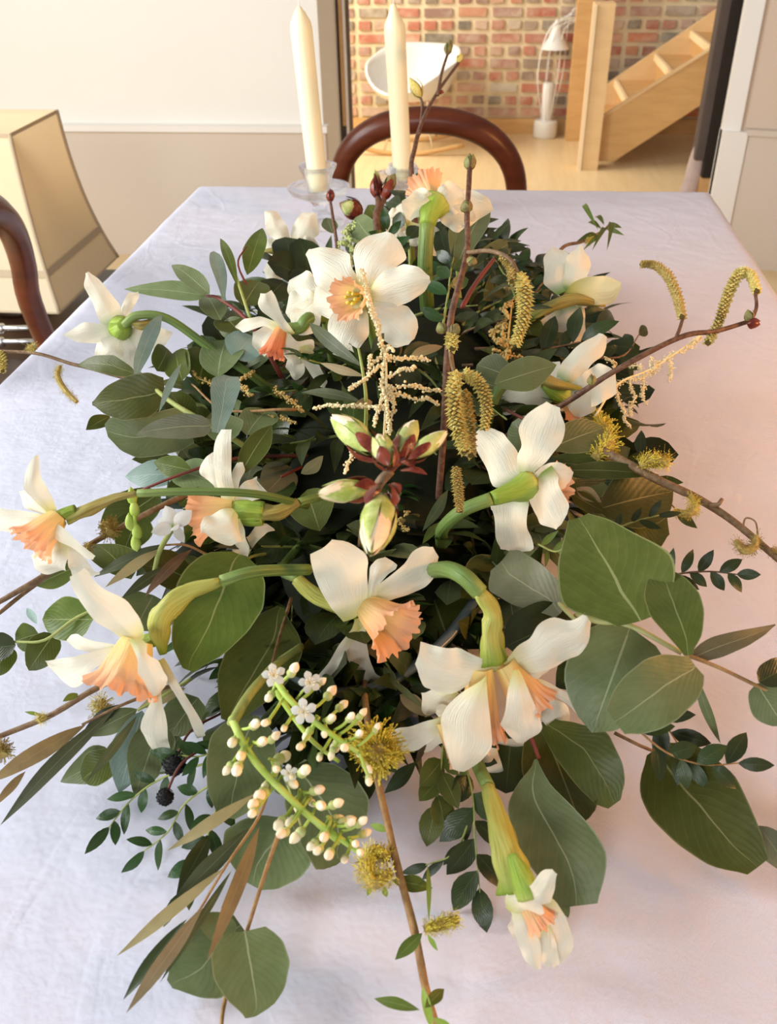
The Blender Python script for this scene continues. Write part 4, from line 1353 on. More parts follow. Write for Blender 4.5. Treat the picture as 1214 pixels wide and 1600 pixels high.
branch('eucalyptus_leaf_spray', 'largest flat oval leaf lying on the cloth at the right with a pale midrib', 'branch',
       [([(960, 1145, .05), (1000, 1165, .045), (1040, 1180, .03)], (3, 2.5), 'brown')],
       [(1030, 1166, 1188, 1352, 50, 0.035, 'olive', 'x', 0.02, dict(poly=[(1030,1164),(1050,1163),(1073,1160),(1107,1178),(1152,1220),(1176,1271),(1195,1319),(1196,1342),(1186,1358),(1158,1366),(1117,1361),(1066,1330),(1025,1293),(1004,1252),(1003,1213),(1014,1184)])), (1185, 1290, 1240, 1372, 50, .018, 'grey', 'ell', .012, fl)], 'eucalyptus branches')
branch('eucalyptus_leaf_spray', 'jagged tipped green leaf with pale midrib beside the hanging daffodil bud', 'branch',
       [([(800, 1115, .075), (828, 1150, .07), (842, 1185, .06)], (4, 3), 'wine')],
       [(839, 1186, 880, 1418, 50, 0.06, 'gum', 'x', 0.015, dict(poly=[(838,1186),(846,1202),(860,1229),(893,1261),(926,1297),(946,1333),(943,1364),(933,1400),(921,1417),(905,1404),(893,1398),(882,1402),(886,1415),(880,1436),(870,1420),(857,1392),(830,1359),(812,1334),(799,1298),(792,1264),(810,1225),(830,1203)])), (870, 1390, 888, 1434, 20, .018, 'gum', 'ell', .01), (845, 1128, 908, 1290, 112, .05, 'olive', 'round', .03, fl), (862, 1128, 958, 1258, 50, 0.06, 'olive', 'x', 0.035, dict(poly=[(844,1140),(860,1126),(889,1127),(950,1145),(974,1196),(977,1230),(960,1259),(937,1262),(905,1232),(866,1182)])),
        (800, 1130, 790, 1240, 110, .04, 'dark', 'round', .03, fl), (905, 1240, 890, 1290, 60, .025, 'gum', 'ell', .02)], 'eucalyptus branches')
branch('eucalyptus_branch', 'branch with the large bright green veined leaf left of the centre', 'branch',
       [([(455, 935, .07), (435, 1000, .085), (424, 1042, .09)], (3, 2), 'brown'), ([(480, 860, .04), (400, 868, .09), (385, 880, .10)], (3, 2), 'green')],
       [(380, 868, 290, 1046, 50, 0.11, 'green', 'x', 0.095, dict(poly=[(273,933),(282,912),(292,893),(316,866),(348,857),(379,869),(400,893),(410,933),(404,980),(379,1016),(340,1041),(300,1049),(280,1036),(269,1012),(271,972)])), (438, 948, 352, 1126, 50, 0.08, 'olive', 'x', 0.065, dict(poly=[(338,1060),(352,1020),(380,985),(407,960),(424,952),(442,960),(462,996),(470,1030),(455,1065),(429,1096),(385,1122),(352,1132),(341,1101)])), (398, 1118, 356, 1278, 50, 0.06, 'gum', 'x', 0.04, dict(poly=[(327,1155),(349,1132),(395,1116),(425,1140),(430,1185),(415,1235),(388,1275),(345,1280),(324,1240),(321,1195)])), (460, 830, 400, 880, 80, .08, 'dark', 'ell'), (500, 830, 480, 765, 70, .10, 'olive', 'ell', .10)], 'eucalyptus branches')
branch('eucalyptus_branch', 'branch with dusty grey green leaves under the cream blossom spikes', 'branch',
       [([(430, 1180, .05), (455, 1240, .05), (470, 1290, .045)], (3, 2), 'green')],
       [(452, 1205, 545, 1336, 50, 0.05, 'gum', 'x', 0.02, dict(poly=[(446,1215),(454,1195),(479,1190),(523,1197),(555,1220),(579,1257),(573,1285),(540,1338),(497,1361),(470,1320),(445,1265)])), (456, 1284, 402, 1388, 50, 0.03, 'gum', 'x', 0.012, dict(poly=[(350,1300),(378,1282),(420,1272),(470,1300),(488,1350),(470,1372),(430,1391),(392,1387),(362,1355),(348,1325)])), (500, 1290, 516, 1356, 70, .03, 'gum', 'ell', .015, fl), (560, 1190, 560, 1265, 60, .04, 'dark', 'ell', .03), (480, 1240, 440, 1200, 60, .04, 'gum', 'ell', .03)], 'eucalyptus branches')
branch('eucalyptus_leaf_spray', 'pair of round overlapping leaves on a bare twig lying lowest on the cloth', 'branch',
       [([(440, 1290, .05), (412, 1370, .035), (386, 1455, .02)], (4, 3), 'tan'), ([(384, 1460, .015), (352, 1560, .012), (345, 1610, .012)], (4, 3), 'tan')],
       [(378, 1448, 268, 1542, 50, 0.014, 'gum', 'x', 0.01, dict(poly=[(262,1535),(263,1507),(277,1475),(300,1448),(320,1434),(336,1427),(364,1434),(388,1450),(382,1500),(350,1556),(316,1557),(277,1546)])), (388, 1454, 402, 1588, 50, 0.026, 'gum', 'x', 0.018, dict(poly=[(330,1495),(340,1472),(352,1457),(372,1448),(388,1454),(404,1450),(422,1456),(443,1478),(453,1515),(444,1554),(420,1583),(385,1588),(356,1564),(335,1531)])), (350, 1428, 330, 1470, 60, .022, 'gum', 'round', .02, dict(tilt=.1))], 'eucalyptus branches')
branch('eucalyptus_branch', 'eucalyptus branch reaching left with olive and blue grey leaves on a yellow green twig', 'branch',
       [([(445, 735, .08), (395, 705, .11), (328, 664, .14), (262, 624, .15), (212, 578, .15)], (5, 3.5), 'green')],
       [(213, 587, 122, 571, 50, 0.152, 'olive', 'x', 0.15, dict(poly=[(121,571),(135,562),(152,557),(182,557),(209,576),(214,588),(190,591),(158,585)])), (258, 622, 144, 631, 50, 0.145, 'olive', 'x', 0.14, dict(poly=[(144,631),(155,617),(170,605),(206,588),(237,583),(257,592),(264,606),(258,630),(238,654),(198,660),(166,648)])), (213, 586, 253, 491, 50, 0.16, 'blue', 'x', 0.175, dict(poly=[(208,580),(208,565),(221,526),(238,504),(254,490),(246,530),(230,566),(215,588)])), (248, 645, 283, 568, 12, .165, 'blue', 'lance', .175),
        (328, 664, 213, 680, 50, 0.155, 'grey', 'x', 0.15, dict(poly=[(212,680),(225,668),(240,659),(285,646),(316,649),(330,660),(325,682),(292,688),(249,686)])), (334, 676, 352, 587, 50, 0.16, 'blue', 'x', 0.17, dict(poly=[(330,668),(331,655),(328,621),(331,596),(350,588),(373,584),(375,621),(363,653),(346,680),(336,690)])), (292, 650, 168, 680, 50, 0.12, 'gum', 'x', 0.115, dict(poly=[(165,670),(170,652),(220,652),(285,635),(310,660),(305,690),(281,706),(245,714),(213,717),(182,702)])), (172, 650, 134, 672, 26, .12, 'green', 'lance', .12),
        (375, 742, 425, 664, 40, .14, 'green', 'ell', .16), (360, 690, 340, 650, 60, .13, 'gum', 'round', .135), (385, 680, 420, 640, 60, .12, 'gum', 'round', .12), (272, 735, 348, 760, 62, .10, 'gum', 'round', .10), (455, 730, 412, 775, 60, .10, 'grey', 'round', .09), (395, 725, 380, 770, 55, .09, 'grey', 'round', .09)], 'eucalyptus branches')
branch('eucalyptus_branch', 'red stemmed eucalyptus fan at the upper left with narrow pointed leaves', 'branch',
       [([(440, 590, .12), (395, 510, .17), (345, 468, .18), (322, 462, .18)], (4, 2), 'wine'), ([(395, 510, .17), (375, 450, .19), (362, 408, .2)], (3, 1.5), 'green'), ([(400, 470, .16), (372, 415, .19), (385, 385, .2)], (2, 1.2), 'wine')],
       [(323, 462, 193, 452, 34, .18, 'gum', 'drop', .18, dict(roll=20)), (328, 460, 268, 414, 30, .185, 'gum', 'drop', .19, fl), (350, 470, 334, 392, 26, .185, 'blue', 'strap', .2), (372, 450, 344, 372, 16, .2, 'green', 'lance', .215), (386, 430, 410, 356, 34, .18, 'green', 'ell', .2, fl),
        (380, 478, 405, 440, 56, .17, 'green', 'round', .17), (345, 500, 322, 462, 40, .16, 'gum', 'round', .165), (375, 520, 345, 490, 50, .155, 'olive', 'ell'), (398, 520, 340, 512, 40, .15, 'gum', 'ell'), (365, 560, 395, 525, 60, .14, 'blue', 'round', .15), (340, 590, 355, 530, 70, .13, 'gum', 'ell', .145),
        (310, 600, 318, 545, 60, .12, 'green', 'round', .13), (285, 595, 275, 548, 46, .125, 'green', 'round', .135), (245, 580, 262, 545, 42, .13, 'green', 'round', .13), (415, 470, 445, 440, 50, .14, 'olive', 'round', .14), (420, 560, 385, 545, 50, .13, 'gum', 'ell')], 'eucalyptus branches')
branch('eucalyptus_branch', 'red stemmed eucalyptus twig above the left edge daffodil with small green leaves', 'branch',
       [([(480, 712, .1), (380, 715, .12), (300, 735, .125), (215, 768, .11)], (3.5, 2), 'wine'), ([(470, 730, .1), (440, 745, .11)], (3, 2), 'wine')],
       [(300, 735, 240, 722, 34, .11, 'green', 'ell', .11), (290, 740, 195, 745, 44, .06, 'blue', 'ell', .05, fl), (310, 735, 262, 765, 34, .10, 'green', 'ell', .09), (330, 745, 280, 790, 50, .09, 'green', 'round', .08), (470, 740, 505, 712, 26, .12, 'grey', 'ell', .13, dict(roll=40)), (250, 770, 160, 835, 70, .07, 'green', 'round', .05), (220, 800, 190, 870, 60, .06, 'green', 'ell', .05),
        (340, 790, 290, 850, 70, .07, 'green', 'ell', .06)], 'eucalyptus branches')
branch('eucalyptus_branch', 'eucalyptus branch with small rounded leaves trailing onto the cloth at the far left', 'branch',
       [([(190, 935, .07), (120, 965, .06), (70, 1000, .05), (20, 1003, .045)], (3, 2), 'green')],
       [(146, 968, 66, 968, 70, .06, 'green', 'euc', .05, fl), (85, 990, 45, 1048, 50, .045, 'green', 'euc', .03, fl), (60, 990, 24, 1002, 44, .045, 'green', 'round', .04, fl), (25, 1008, -24, 1015, 44, .045, 'dark', 'round', .04, fl), (18, 1010, -12, 1055, 40, .03, 'green', 'round', .02, fl), (58, 975, 42, 950, 12, .06, 'blue', 'ell'),
        (120, 885, 55, 915, 40, .05, 'green', 'ell', .04), (205, 905, 150, 850, 70, .06, 'green', 'ell', .06), (240, 930, 210, 985, 80, .05, 'gum', 'round', .05)], 'eucalyptus branches')
branch('eucalyptus_branch', 'blue green eucalyptus leaves hanging under the big left daffodil', 'branch',
       [([(300, 1060, .06), (250, 1090, .055), (215, 1110, .05)], (3, 2), 'green')],
       [(222, 1110, 186, 1240, 62, .05, 'blue', 'ell', .02, dict(tilt=.15)), (250, 1130, 210, 1245, 70, .045, 'gum', 'drop', .02, fl), (178, 1180, 94, 1222, 54, .03, 'gum', 'drop', .015, fl), (182, 1180, 128, 1218, 54, .035, 'green', 'round', .025, fl), (215, 1108, 135, 1150, 34, .05, 'gum', 'ell', .04), (310, 1090, 265, 1150, 70, .04, 'gum', 'round', .03), (280, 1150, 250, 1210, 60, .035, 'gum', 'ell', .02)], 'eucalyptus branches')
branch('eucalyptus_branch', 'eucalyptus leaves standing behind the upturned daffodil at the back', 'branch',
       [([(720, 480, .14), (715, 430, .15), (712, 400, .16)], (3, 2), 'green')],
       [(712, 420, 765, 318, 40, .17, 'gum', 'ell', .2), (715, 425, 722, 330, 44, .165, 'gum', 'ell', .2), (705, 420, 685, 350, 30, .16, 'dark', 'ell', .19), (740, 420, 800, 378, 34, .14, 'gum', 'ell', .15), (760, 400, 815, 376, 24, .14, 'dark', 'lance', .14), (585, 380, 555, 340, 40, .15, 'gum', 'round', .16), (600, 360, 575, 320, 40, .15, 'olive', 'ell', .17), (520, 365, 510, 340, 26, .13, 'gum', 'ell', .14),
        (755, 470, 790, 430, 40, .13, 'olive', 'ell'), (790, 470, 830, 440, 40, .12, 'gum', 'ell')], 'eucalyptus branches')
# olive like narrow leaves
branch('olive_sprig', 'olive sprig with narrow tan backed leaves at the bottom left of the cloth', 'branch',
       [([(425, 1215, .06), (405, 1275, .055), (355, 1350, .045), (310, 1425, .035)], (3, 2), 'tan')],
       [(399, 1240, 260, 1330, 20, .065, 'back', 'lance', .05), (390, 1293, 260, 1422, 28, .05, 'lance', 'lance', .035), (350, 1356, 181, 1495, 20, .05, 'back', 'lance', .03), (405, 1292, 323, 1502, 24, .055, 'brown', 'lance', .03), (292, 1436, 192, 1563, 24, .035, 'dark', 'lance', .018), (318, 1415, 197, 1583, 24, .045, 'back', 'lance', .02),
        (362, 1360, 250, 1535, 14, .03, 'gum', 'lance', .015), (330, 1300, 275, 1400, 30, .03, 'dark', 'lance', .02), (400, 1300, 345, 1420, 12, .04, 'gum', 'lance', .025)], 'olive sprigs')
branch('olive_sprig', 'olive sprig pointing to the lower left edge with a rolled grey green leaf', 'branch',
       [([(270, 1070, .06), (190, 1102, .06), (128, 1132, .055)], (3, 2), 'brown')],
       [(135, 1132, -20, 1225, 28, .055, 'brown', 'lance', .04), (180, 1108, 0, 1290, 26, .06, 'lance', 'lance', .03), (40, 1205, -10, 1262, 14, .03, 'brown', 'lance', .025), (214, 1118, 134, 1222, 16, .06, 'lance', 'lance', .05), (190, 1100, 132, 1140, 20, .06, 'dark', 'lance', .05), (290, 1075, 215, 1108, 24, .05, 'back', 'lance', .05)], 'olive sprigs')
branch('olive_sprig', 'olive sprig with four narrow leaves between the left edge and big daffodils', 'branch',
       [([(330, 870, .09), (290, 852, .1), (250, 852, .1)], (2.5, 1.5), 'tan')],
       [(258, 850, 146, 902, 20, .1, 'lance', 'lance', .085), (254, 856, 164, 918, 18, .1, 'back', 'lance', .09), (300, 858, 225, 934, 20, .1, 'brown', 'lance', .09), (262, 884, 190, 934, 18, .085, 'lance', 'lance', .08)], 'olive sprigs')
branch('olive_sprig', 'dark olive sprig in the middle beside the cream plume', 'branch',
       [([(570, 700, .13), (572, 630, .19), (566, 575, .215), (560, 545, .22)], (3.5, 2), 'green')],
       [(568, 574, 483, 504, 22, .21, 'lance', 'lance', .215), (570, 588, 500, 567, 14, .2, 'back', 'lance', .2), (565, 628, 470, 613, 20, .185, 'lance', 'lance', .18), (582, 628, 552, 636, 18, .19, 'back', 'ell', .19), (580, 555, 600, 520, 14, .21, 'dark', 'lance'), (640, 560, 692, 541, 20, .18, 'back', 'ell', .18), (630, 555, 672, 538, 24, .17, 'dark', 'ell', .17),
        (660, 830, 700, 765, 18, .11, 'lance', 'lance', .12), (660, 850, 688, 815, 14, .1, 'green', 'lance', .1)], 'olive sprigs')
branch('olive_sprig', 'olive sprig with thin leaves in the dark gap under the front centre daffodil', 'branch',
       [([(600, 1030, .06), (640, 1090, .055), (700, 1110, .05)], (2, 1.5), 'green')],
       [(625, 1085, 672, 1120, 26, .06, 'back', 'ell', .055), (605, 1060, 660, 1105, 10, .06, 'gum', 'lance'), (600, 1040, 620, 1080, 16, .06, 'gum', 'lance'), (640, 1075, 690, 1080, 20, .05, 'dark', 'lance'), (590, 1075, 560, 1105, 16, .06, 'green', 'ell', .06), (650, 1190, 600, 1240, 24, .04, 'dark', 'lance', .03)], 'olive sprigs')


def sprig(label, pts, ll, lw, n, m, kd='ell', bark='brown', r=2.0, group='small leaved sprigs', cat='branch', name='leafy_sprig', tipleaf=True, ang=50, skip=0.12):
    P = [PT(p) for p in pts]
    t = thing(name, label, cat, P[0], group)
    k = depth(P[len(P) // 2]) / F
    v, f, uv = tube_geo(P, [r * k, r * k * 0.5], 6, 5)
    mk('stem', v, f, BK[bark], t, uv)
    sp = spline(P, 10)
    toc = (CAM - P[0]).normalized()
    for i in range(n):
        q = skip + (1 - skip) * i / max(1, n - 1)
        j = min(int(q * (len(sp) - 1)), len(sp) - 2)
        d = (sp[j + 1] - sp[j]).normalized()
        sd = d.cross(toc).normalized() * (1 if i % 2 else -1)
        a = math.radians(ang + rnd.uniform(-14, 14)) * (1 - 0.35 * q)
        if i == n - 1 and tipleaf:
            a *= 0.15
        dr = (d * math.cos(a) + sd * math.sin(a) + toc * rnd.uniform(-0.3, 0.25)).normalized()
        L = ll * k * rnd.uniform(0.8, 1.15)
        leaf(t, sp[j], sp[j] + dr * L, lw * rnd.uniform(0.85, 1.15), m, kd, nu=6, nv=2, tilt=0.5, wob=0.0)
    return t


sprig('dark lentisk sprig with paired leaves sticking out over the pink cloth on the right', [(1040, 905, .10), (1065, 896, .105), (1110, 893, .11), (1155, 898, .11)], 42, 17, 9, 'dark', bark='red', ang=62)
sprig('small sprig lying across the broad dark leaf on the right', [(955, 830, .11), (990, 815, .115), (1030, 805, .12)], 34, 12, 6, 'dark', bark='green', ang=55)
sprig('leafy tip with a rosette at its end over the large flat leaf at the right', [(985, 1130, .07), (1040, 1175, .065), (1100, 1195, .06), (1158, 1192, .06)], 58, 26, 8, 'dark', bark='tan', ang=60)
sprig('shaded sprig hanging by the right end of the dish', [(1020, 1110, .07), (1045, 1140, .06), (1075, 1190, .045)], 70, 26, 5, 'dark', bark='tan')
sprig('hanging sprig with paired green leaves left of the daffodil bud stalk', [(715, 1150, .05), (738, 1240, .04), (742, 1310, .03), (750, 1395, .015)], 70, 36, 9, 'dark', bark='green', ang=48)
sprig('short sprig with three wide leaves below the paired daffodils', [(692, 1165, .05), (688, 1210, .045), (680, 1262, .035)], 56, 38, 6, 'olive', bark='green', ang=42)
sprig('trailing sprig curling away left of the daffodil bud', [(740, 1260, .035), (712, 1330, .025), (665, 1352, .02)], 46, 16, 4, 'dark', bark='green', ang=20)
sprig('glossy box sprig at the lower left over the cloth', [(330, 1190, .05), (255, 1215, .035), (205, 1250, .025), (168, 1296, .015)], 46, 17, 10, 'box', bark='green', ang=55)
sprig('glossy box sprig under the two black cones', [(345, 1215, .05), (290, 1255, .035), (262, 1300, .02), (222, 1332, .012)], 44, 16, 9, 'box', bark='green', ang=55)
sprig('glossy box sprig hanging left of the olive sprig', [(345, 1240, .045), (330, 1290, .035), (312, 1335, .02), (282, 1400, .012)], 52, 22, 8, 'box', bark='green', ang=48)
sprig('box sprig in the shade behind the black cones', [(360, 1150, .05), (320, 1180, .05), (275, 1180, .05)], 44, 17, 8, 'box', bark='green')
sprig('dark box sprig beside the upturned daffodil stalk', [(640, 470, -.03), (640, 400, .18), (632, 340, .2), (622, 308, .2)], 40, 26, 8, 'dark', bark='green', ang=45)
sprig('small dark ruscus sprig beneath the back right daffodil', [(820, 520, .13), (800, 450, .15), (782, 420, .15), (770, 400, .15)], 44, 18, 7, 'dark', bark='green')
sprig('small dark sprig rising right of the centre daffodil', [(690, 520, -.03), (700, 460, -.04), (705, 420, -.05), (712, 390, -.06)], 46, 20, 9, 'box', bark='green')
sprig('dark sprig between the back right daffodil and the hazel twig', [(810, 500, .12), (850, 440, .12), (880, 436, .12)], 46, 16, 5, 'dark', bark='brown')
sprig('thin sprig over the cloth behind the hazel twig on the right', [(930, 560, .1), (975, 555, .1), (1000, 520, .1)], 40, 18, 4, 'dark', bark='brown')
sprig('narrow dark sprig pointing right under the willow twig', [(960, 740, .07), (1010, 750, .07), (1060, 800, .06)], 60, 20, 5, 'olive', bark='brown', kd='lance')
sprig('pale green sprig beside the big front right leaf', [(840, 850, .1), (868, 862, .11), (890, 850, .115)], 40, 10, 7, 'green', bark='green', kd='lance')

# black cones at the lower left
for (px, py, r, lab) in ((272, 1193, 18, 'larger black alder cone at the lower left above the box leaves'), (258, 1245, 13, 'smaller black alder cone hanging below the larger one')):
    c = PT((px, py, .045))
    k = depth(c) / F
    t = thing('alder_cone', lab, 'cone', c, 'black alder cones')
    v, f, uv = [], [], []
    x = MB()
    ax = V((0.1, -0.5, -0.8)).normalized()
    x.add(*egg_geo(c - ax * r * k, ax, 2.2 * r * k, r * k, 12, 8, 0.95))
    x.out('cone_body', BK['black'], t, True)
    x = MB()
    for i in range(60):
        z_ = 1 - 2 * (i + .5) / 60
        th = i * 2.4
        d_ = V((math.cos(th) * math.sqrt(1 - z_ * z_), math.sin(th) * math.sqrt(1 - z_ * z_), z_))
        p = c + d_ * r * k * 0.98
        s1 = d_.cross(V((0, 0, 1.01))).normalized() * r * k * 0.22
        s2 = d_.cross(s1).normalized() * r * k * 0.16
        x.add([p - s1, p - s2 + d_ * r * k * .12, p + s1, p + s2 + d_ * r * k * .12], [(0, 1, 2, 3)])
    o = x.out('scales', BK['black'], t)
    o['kind'] = 'stuff'
    tube('stem', [c, c + V((0.006, 0.02, 0.008)), c + V((0.02, 0.045, 0.0))], 0.0009, BK['wine'], t, 6)


# ================================================================ CATKINS AND TWIGS
def catkin(parent, pts, r, m, n=None, name='catkin', fuzz=False):
    """pts world points, r radius m"""
    sp = spline(pts, 8)
    x = MB()
    v, f, uv = tube_geo(pts, [r * 0.45] + [r * 0.72] * max(1, len(pts) - 2) + [r * 0.5], 8, 8)
    x.add(v, f, uv)
    ncore = len(f)
    Ltot = sum((sp[i + 1] - sp[i]).length for i in range(len(sp) - 1))
    if n is None:
        n = int(min(420, max(50, Ltot * 2 * math.pi * r / ((r * 0.6) ** 2))))
    if fuzz:
        n = int(n * 2.2)
    for i in range(n):
        q = (i + 0.5) / n
        g = q * (len(sp) - 1)
        j = min(int(g), len(sp) - 2)
        c = sp[j].lerp(sp[j + 1], g - j)
        d = (sp[j + 1] - sp[j]).normalized()
        a = d.cross(V((0.2, 0.1, 1))).normalized()
        b = d.cross(a)
        th = i * 2.39996
        o_ = a * math.cos(th) + b * math.sin(th)
        taper = 0.75 + 0.25 * math.sin(math.pi * min(1, q * 1.1 + .05))
        if fuzz:
            p = c + o_ * r * 0.5
            e = c + (o_ + d * rnd.uniform(-.3, .5) + rv(.3)) * r * rnd.uniform(.7, 1.35)
            s_ = o_.cross(d) * r * 0.035
            hd = r * 0.10
            x.add([p - s_, p + s_, e + s_, e - s_], [(0, 1, 2, 3)])
            u_ = (e - p).normalized()
            x.add([e - s_ * 2.6, e + u_ * hd * 1.6, e + s_ * 2.6, e - u_ * hd * .6, e + o_.cross(u_) * hd + d * hd], [(0, 1, 2, 3), (0, 4, 2)])
        else:
            p = c + o_ * r * 0.62 * taper
            s1 = o_.cross(d) * r * 0.34
            tip = c + (o_ * r * rnd.uniform(1.1, 1.42) + d * r * rnd.uniform(-.05, .5)) * taper
            x.add([p - s1, p - d * r * .22, p + s1, p + d * r * .22, tip], [(0, 1, 4), (1, 2, 4), (2, 3, 4), (3, 0, 4)])
    o = mk(name, x.v, x.f, None, parent, x.uv, False, [BK['catkind' if fuzz else 'core'], BK[m]])
    for i, p in enumerate(o.data.polygons):
        p.material_index = 0 if i < ncore else 1
    return o


def bud(parent, c, axis, L, r, m='bud', name='bud'):
    x = MB()
    x.add(*egg_geo(c, axis, L, r, 8, 6, .7))
    for i in range(4):
        th = i * 1.57 + .4
        a = axis.cross(V((.2, .1, 1))).normalized()
        b = axis.cross(a).normalized()
        o_ = a * math.cos(th) + b * math.sin(th)
        x.add(*blade_geo(c + o_ * r * .35, c + axis.normalized() * L * (.55 + .12 * i) + o_ * r * .8, r * 1.5, o_, 'ell', .22, -.2, 0, 5, 2))
    return mk(name, x.v, x.f, BK[m], parent, x.uv)


def twig(name, label, cat, stems, group=None):
    first = PT(stems[0][0][0])
    t = thing(name, label, cat, first, group)
    for pts, r, bk in stems:
        P = [PT(p) for p in pts]
        k = depth(P[len(P) // 2]) / F
        r0, r1 = r
        v, f, uv = tube_geo(P, [(r0 + (r1 - r0) * i / (len(P) - 1)) * k for i in range(len(P))], 10, 6, True, 1, 0.08)
        mk('stem', v, f, BK[bk], t, uv)
    return t


def ck(t, pts, rpx, m='catkin', **kw):
    P = [PT(p) for p in pts]
    catkin(t, P, rpx * depth(P[0]) / F, m, **kw)


def bd(t, p, dirpx, lpx, rpx, m='bud', name='bud'):
    c = PT(p)
    k = depth(c) / F
    ax = RM @ V((dirpx[0], -dirpx[1], dirpx[2] if len(dirpx) > 2 else 0)).normalized()
    bud(t, c, ax, lpx * k, rpx * k, m, name)


t = twig('hazel_twig', 'upright hazel twig in the middle with fat yellow catkins and a bud at its tip', 'twig',
         [([(684, 800, .07), (694, 660, .16), (699, 560, .21), (706, 490, .24), (729, 395, .27), (730, 330, .29), (734, 262, .31)], (6.2, 4.2), 'red'),
          ([(729, 395, .27), (765, 392, .28), (796, 405, .28), (812, 432, .27)], (4, 3), 'brown'), ([(703, 515, .235), (705, 560, .23), (712, 590, .23)], (4, 3), 'brown'),
          ([(722, 480, .22), (745, 440, .23), (772, 405, .235)], (4, 3), 'wine')], 'catkin twigs')
ck(t, [(812, 430, .27), (820, 458, .265), (817, 500, .25), (804, 540, .235)], 12)
ck(t, [(783, 400, .28), (797, 415, .275), (799, 440, .27)], 8, 'catkind')
ck(t, [(706, 522, .24), (707, 545, .235)], 11)
ck(t, [(712, 585, .23), (709, 625, .225), (716, 670, .21), (727, 706, .2)], 13)
ck(t, [(722, 582, .23), (745, 595, .225), (760, 630, .215), (757, 672, .2)], 11)
ck(t, [(726, 612, .21), (732, 660, .2), (736, 712, .19)], 11, 'catkind')
ck(t, [(712, 730, .17), (716, 765, .16), (718, 800, .15)], 9, 'catkind')
bd(t, (734, 266, .308), (0, -1), 27, 8)
bd(t, (730, 332, .29), (-.2, -1), 20, 10)
bd(t, (692, 522, .24), (-.3, -1), 20, 9)
bd(t, (708, 524, .24), (.3, -1), 20, 9)
bd(t, (741, 402, .275), (-.6, 1), 16, 8)
t = twig('hazel_twig', 'long hazel twig reaching right over the pink cloth with two curled catkins', 'twig',
         [([(700, 740, .04), (790, 682, .09), (876, 634, .155), (960, 580, .19), (1060, 528, .21), (1120, 517, .21), (1178, 500, .21)], (5.5, 3.5), 'red'),
          ([(1056, 528, .21), (1064, 508, .215), (1067, 494, .22)], (3, 2.5), 'red'), ([(1174, 500, .21), (1182, 480, .215), (1180, 458, .22)], (3, 2.5), 'red')], 'catkin twigs')
ck(t, [(1066, 496, .22), (1058, 462, .22), (1043, 430, .22), (1022, 414, .22), (1001, 413, .22)], 8.5, 'catkind')
ck(t, [(1183, 456, .22), (1173, 430, .22), (1155, 428, .22), (1138, 460, .215), (1125, 498, .21), (1106, 536, .205)], 9)
bd(t, (1172, 503, .212), (-.2, -1), 20, 8)
bd(t, (1168, 505, .212), (1, .1), 20, 8, 'scale')
bd(t, (924, 602, .212), (0, -1), 18, 6)
t = twig('willow_twig', 'rough willow twig sloping down the right side of the cloth with curled yellow catkins', 'twig',
         [([(880, 670, .1), (930, 698, .12), (1000, 735, .125), (1060, 765, .12), (1110, 790, .115), (1165, 830, .11), (1235, 890, .1)], (8, 5), 'brown'), ([(1108, 790, .116), (1122, 788, .12), (1128, 780, .122)], (4, 3), 'brown'),
          ([(1160, 828, .11), (1165, 810, .115), (1180, 815, .115), (1184, 836, .112)], (1.6, 1.2), 'brown')], 'catkin twigs')
ck(t, [(1000, 728, .13), (1020, 718, .135), (1045, 724, .135)], 14, 'fluff', fuzz=True, n=200)
ck(t, [(1080, 775, .12), (1086, 795, .12), (1072, 803, .118), (1052, 800, .118)], 9, 'fluff', fuzz=True, n=180)
ck(t, [(1182, 838, .112), (1178, 855, .11), (1162, 860, .11), (1150, 845, .112)], 9, 'catkind', fuzz=True, n=180)
ck(t, [(935, 655, .11), (950, 690, .12), (930, 715, .12)], 15, 'fluff', fuzz=True, n=220)
ck(t, [(1205, 858, .105), (1218, 868, .105)], 8, 'catkind', fuzz=True, n=80)
t = twig('willow_twig', 'willow twig running down the middle front over the cloth with fluffy yellow catkins', 'twig',
         [([(578, 985, .02), (570, 1060, .05), (573, 1115, .07), (584, 1190, .06), (604, 1280, .05), (624, 1365, .04), (650, 1465, .03), (664, 1540, .02), (684, 1612, .015)], (5.5, 6), 'tan')], 'catkin twigs')
ck(t, [(578, 1155, .075), (590, 1172, .08), (604, 1188, .075)], 26, 'fluff', fuzz=True, n=420)
ck(t, [(612, 1362, .045), (585, 1378, .045), (572, 1352, .045), (586, 1330, .045), (608, 1340, .045)], 16, 'fluff', fuzz=True, n=420)
ck(t, [(663, 1452, .03), (690, 1444, .03), (716, 1436, .03)], 13, 'fluff', fuzz=True, n=300)
for L in [((612, 1376), (676, 1388), 26), ((660, 1458), (617, 1500), 22), ((670, 1440), (668, 1352), 8), ((668, 1460), (684, 1486), 8), ((608, 1298), (578, 1288), 12), ((656, 1578), (584, 1560), 18), ((664, 1575), (694, 1545), 20), ((660, 1540), (676, 1612), 14),
          ((580, 1160), (545, 1200), 10), ((590, 1200), (600, 1216), 18), ((600, 1385), (604, 1402), 10), ((580, 1385), (574, 1400), 8), ((580, 1070), (552, 1100), 20), ((676, 1590), (710, 1612), 14)]:
    leaf(t, PT((*L[0], .035)), PT((*L[1], .03)), L[2], 'lime' if L[2] < 17 else 'green', 'lance', nu=8, nv=4)
t = twig('willow_twig', 'brown willow twig crossing behind the left daffodils down to the left edge', 'twig',
         [([(310, 765, .10), (250, 792, .10), (150, 845, .085), (70, 898, .07), (0, 940, .06), (-30, 955, .055)], (5, 4), 'brown'), ([(88, 888, .07), (40, 925, .06), (-10, 965, .055)], (4, 3), 'brown')], 'catkin twigs')
ck(t, [(168, 818, .095), (172, 832, .095)], 12, 'catkind', fuzz=True, n=120)
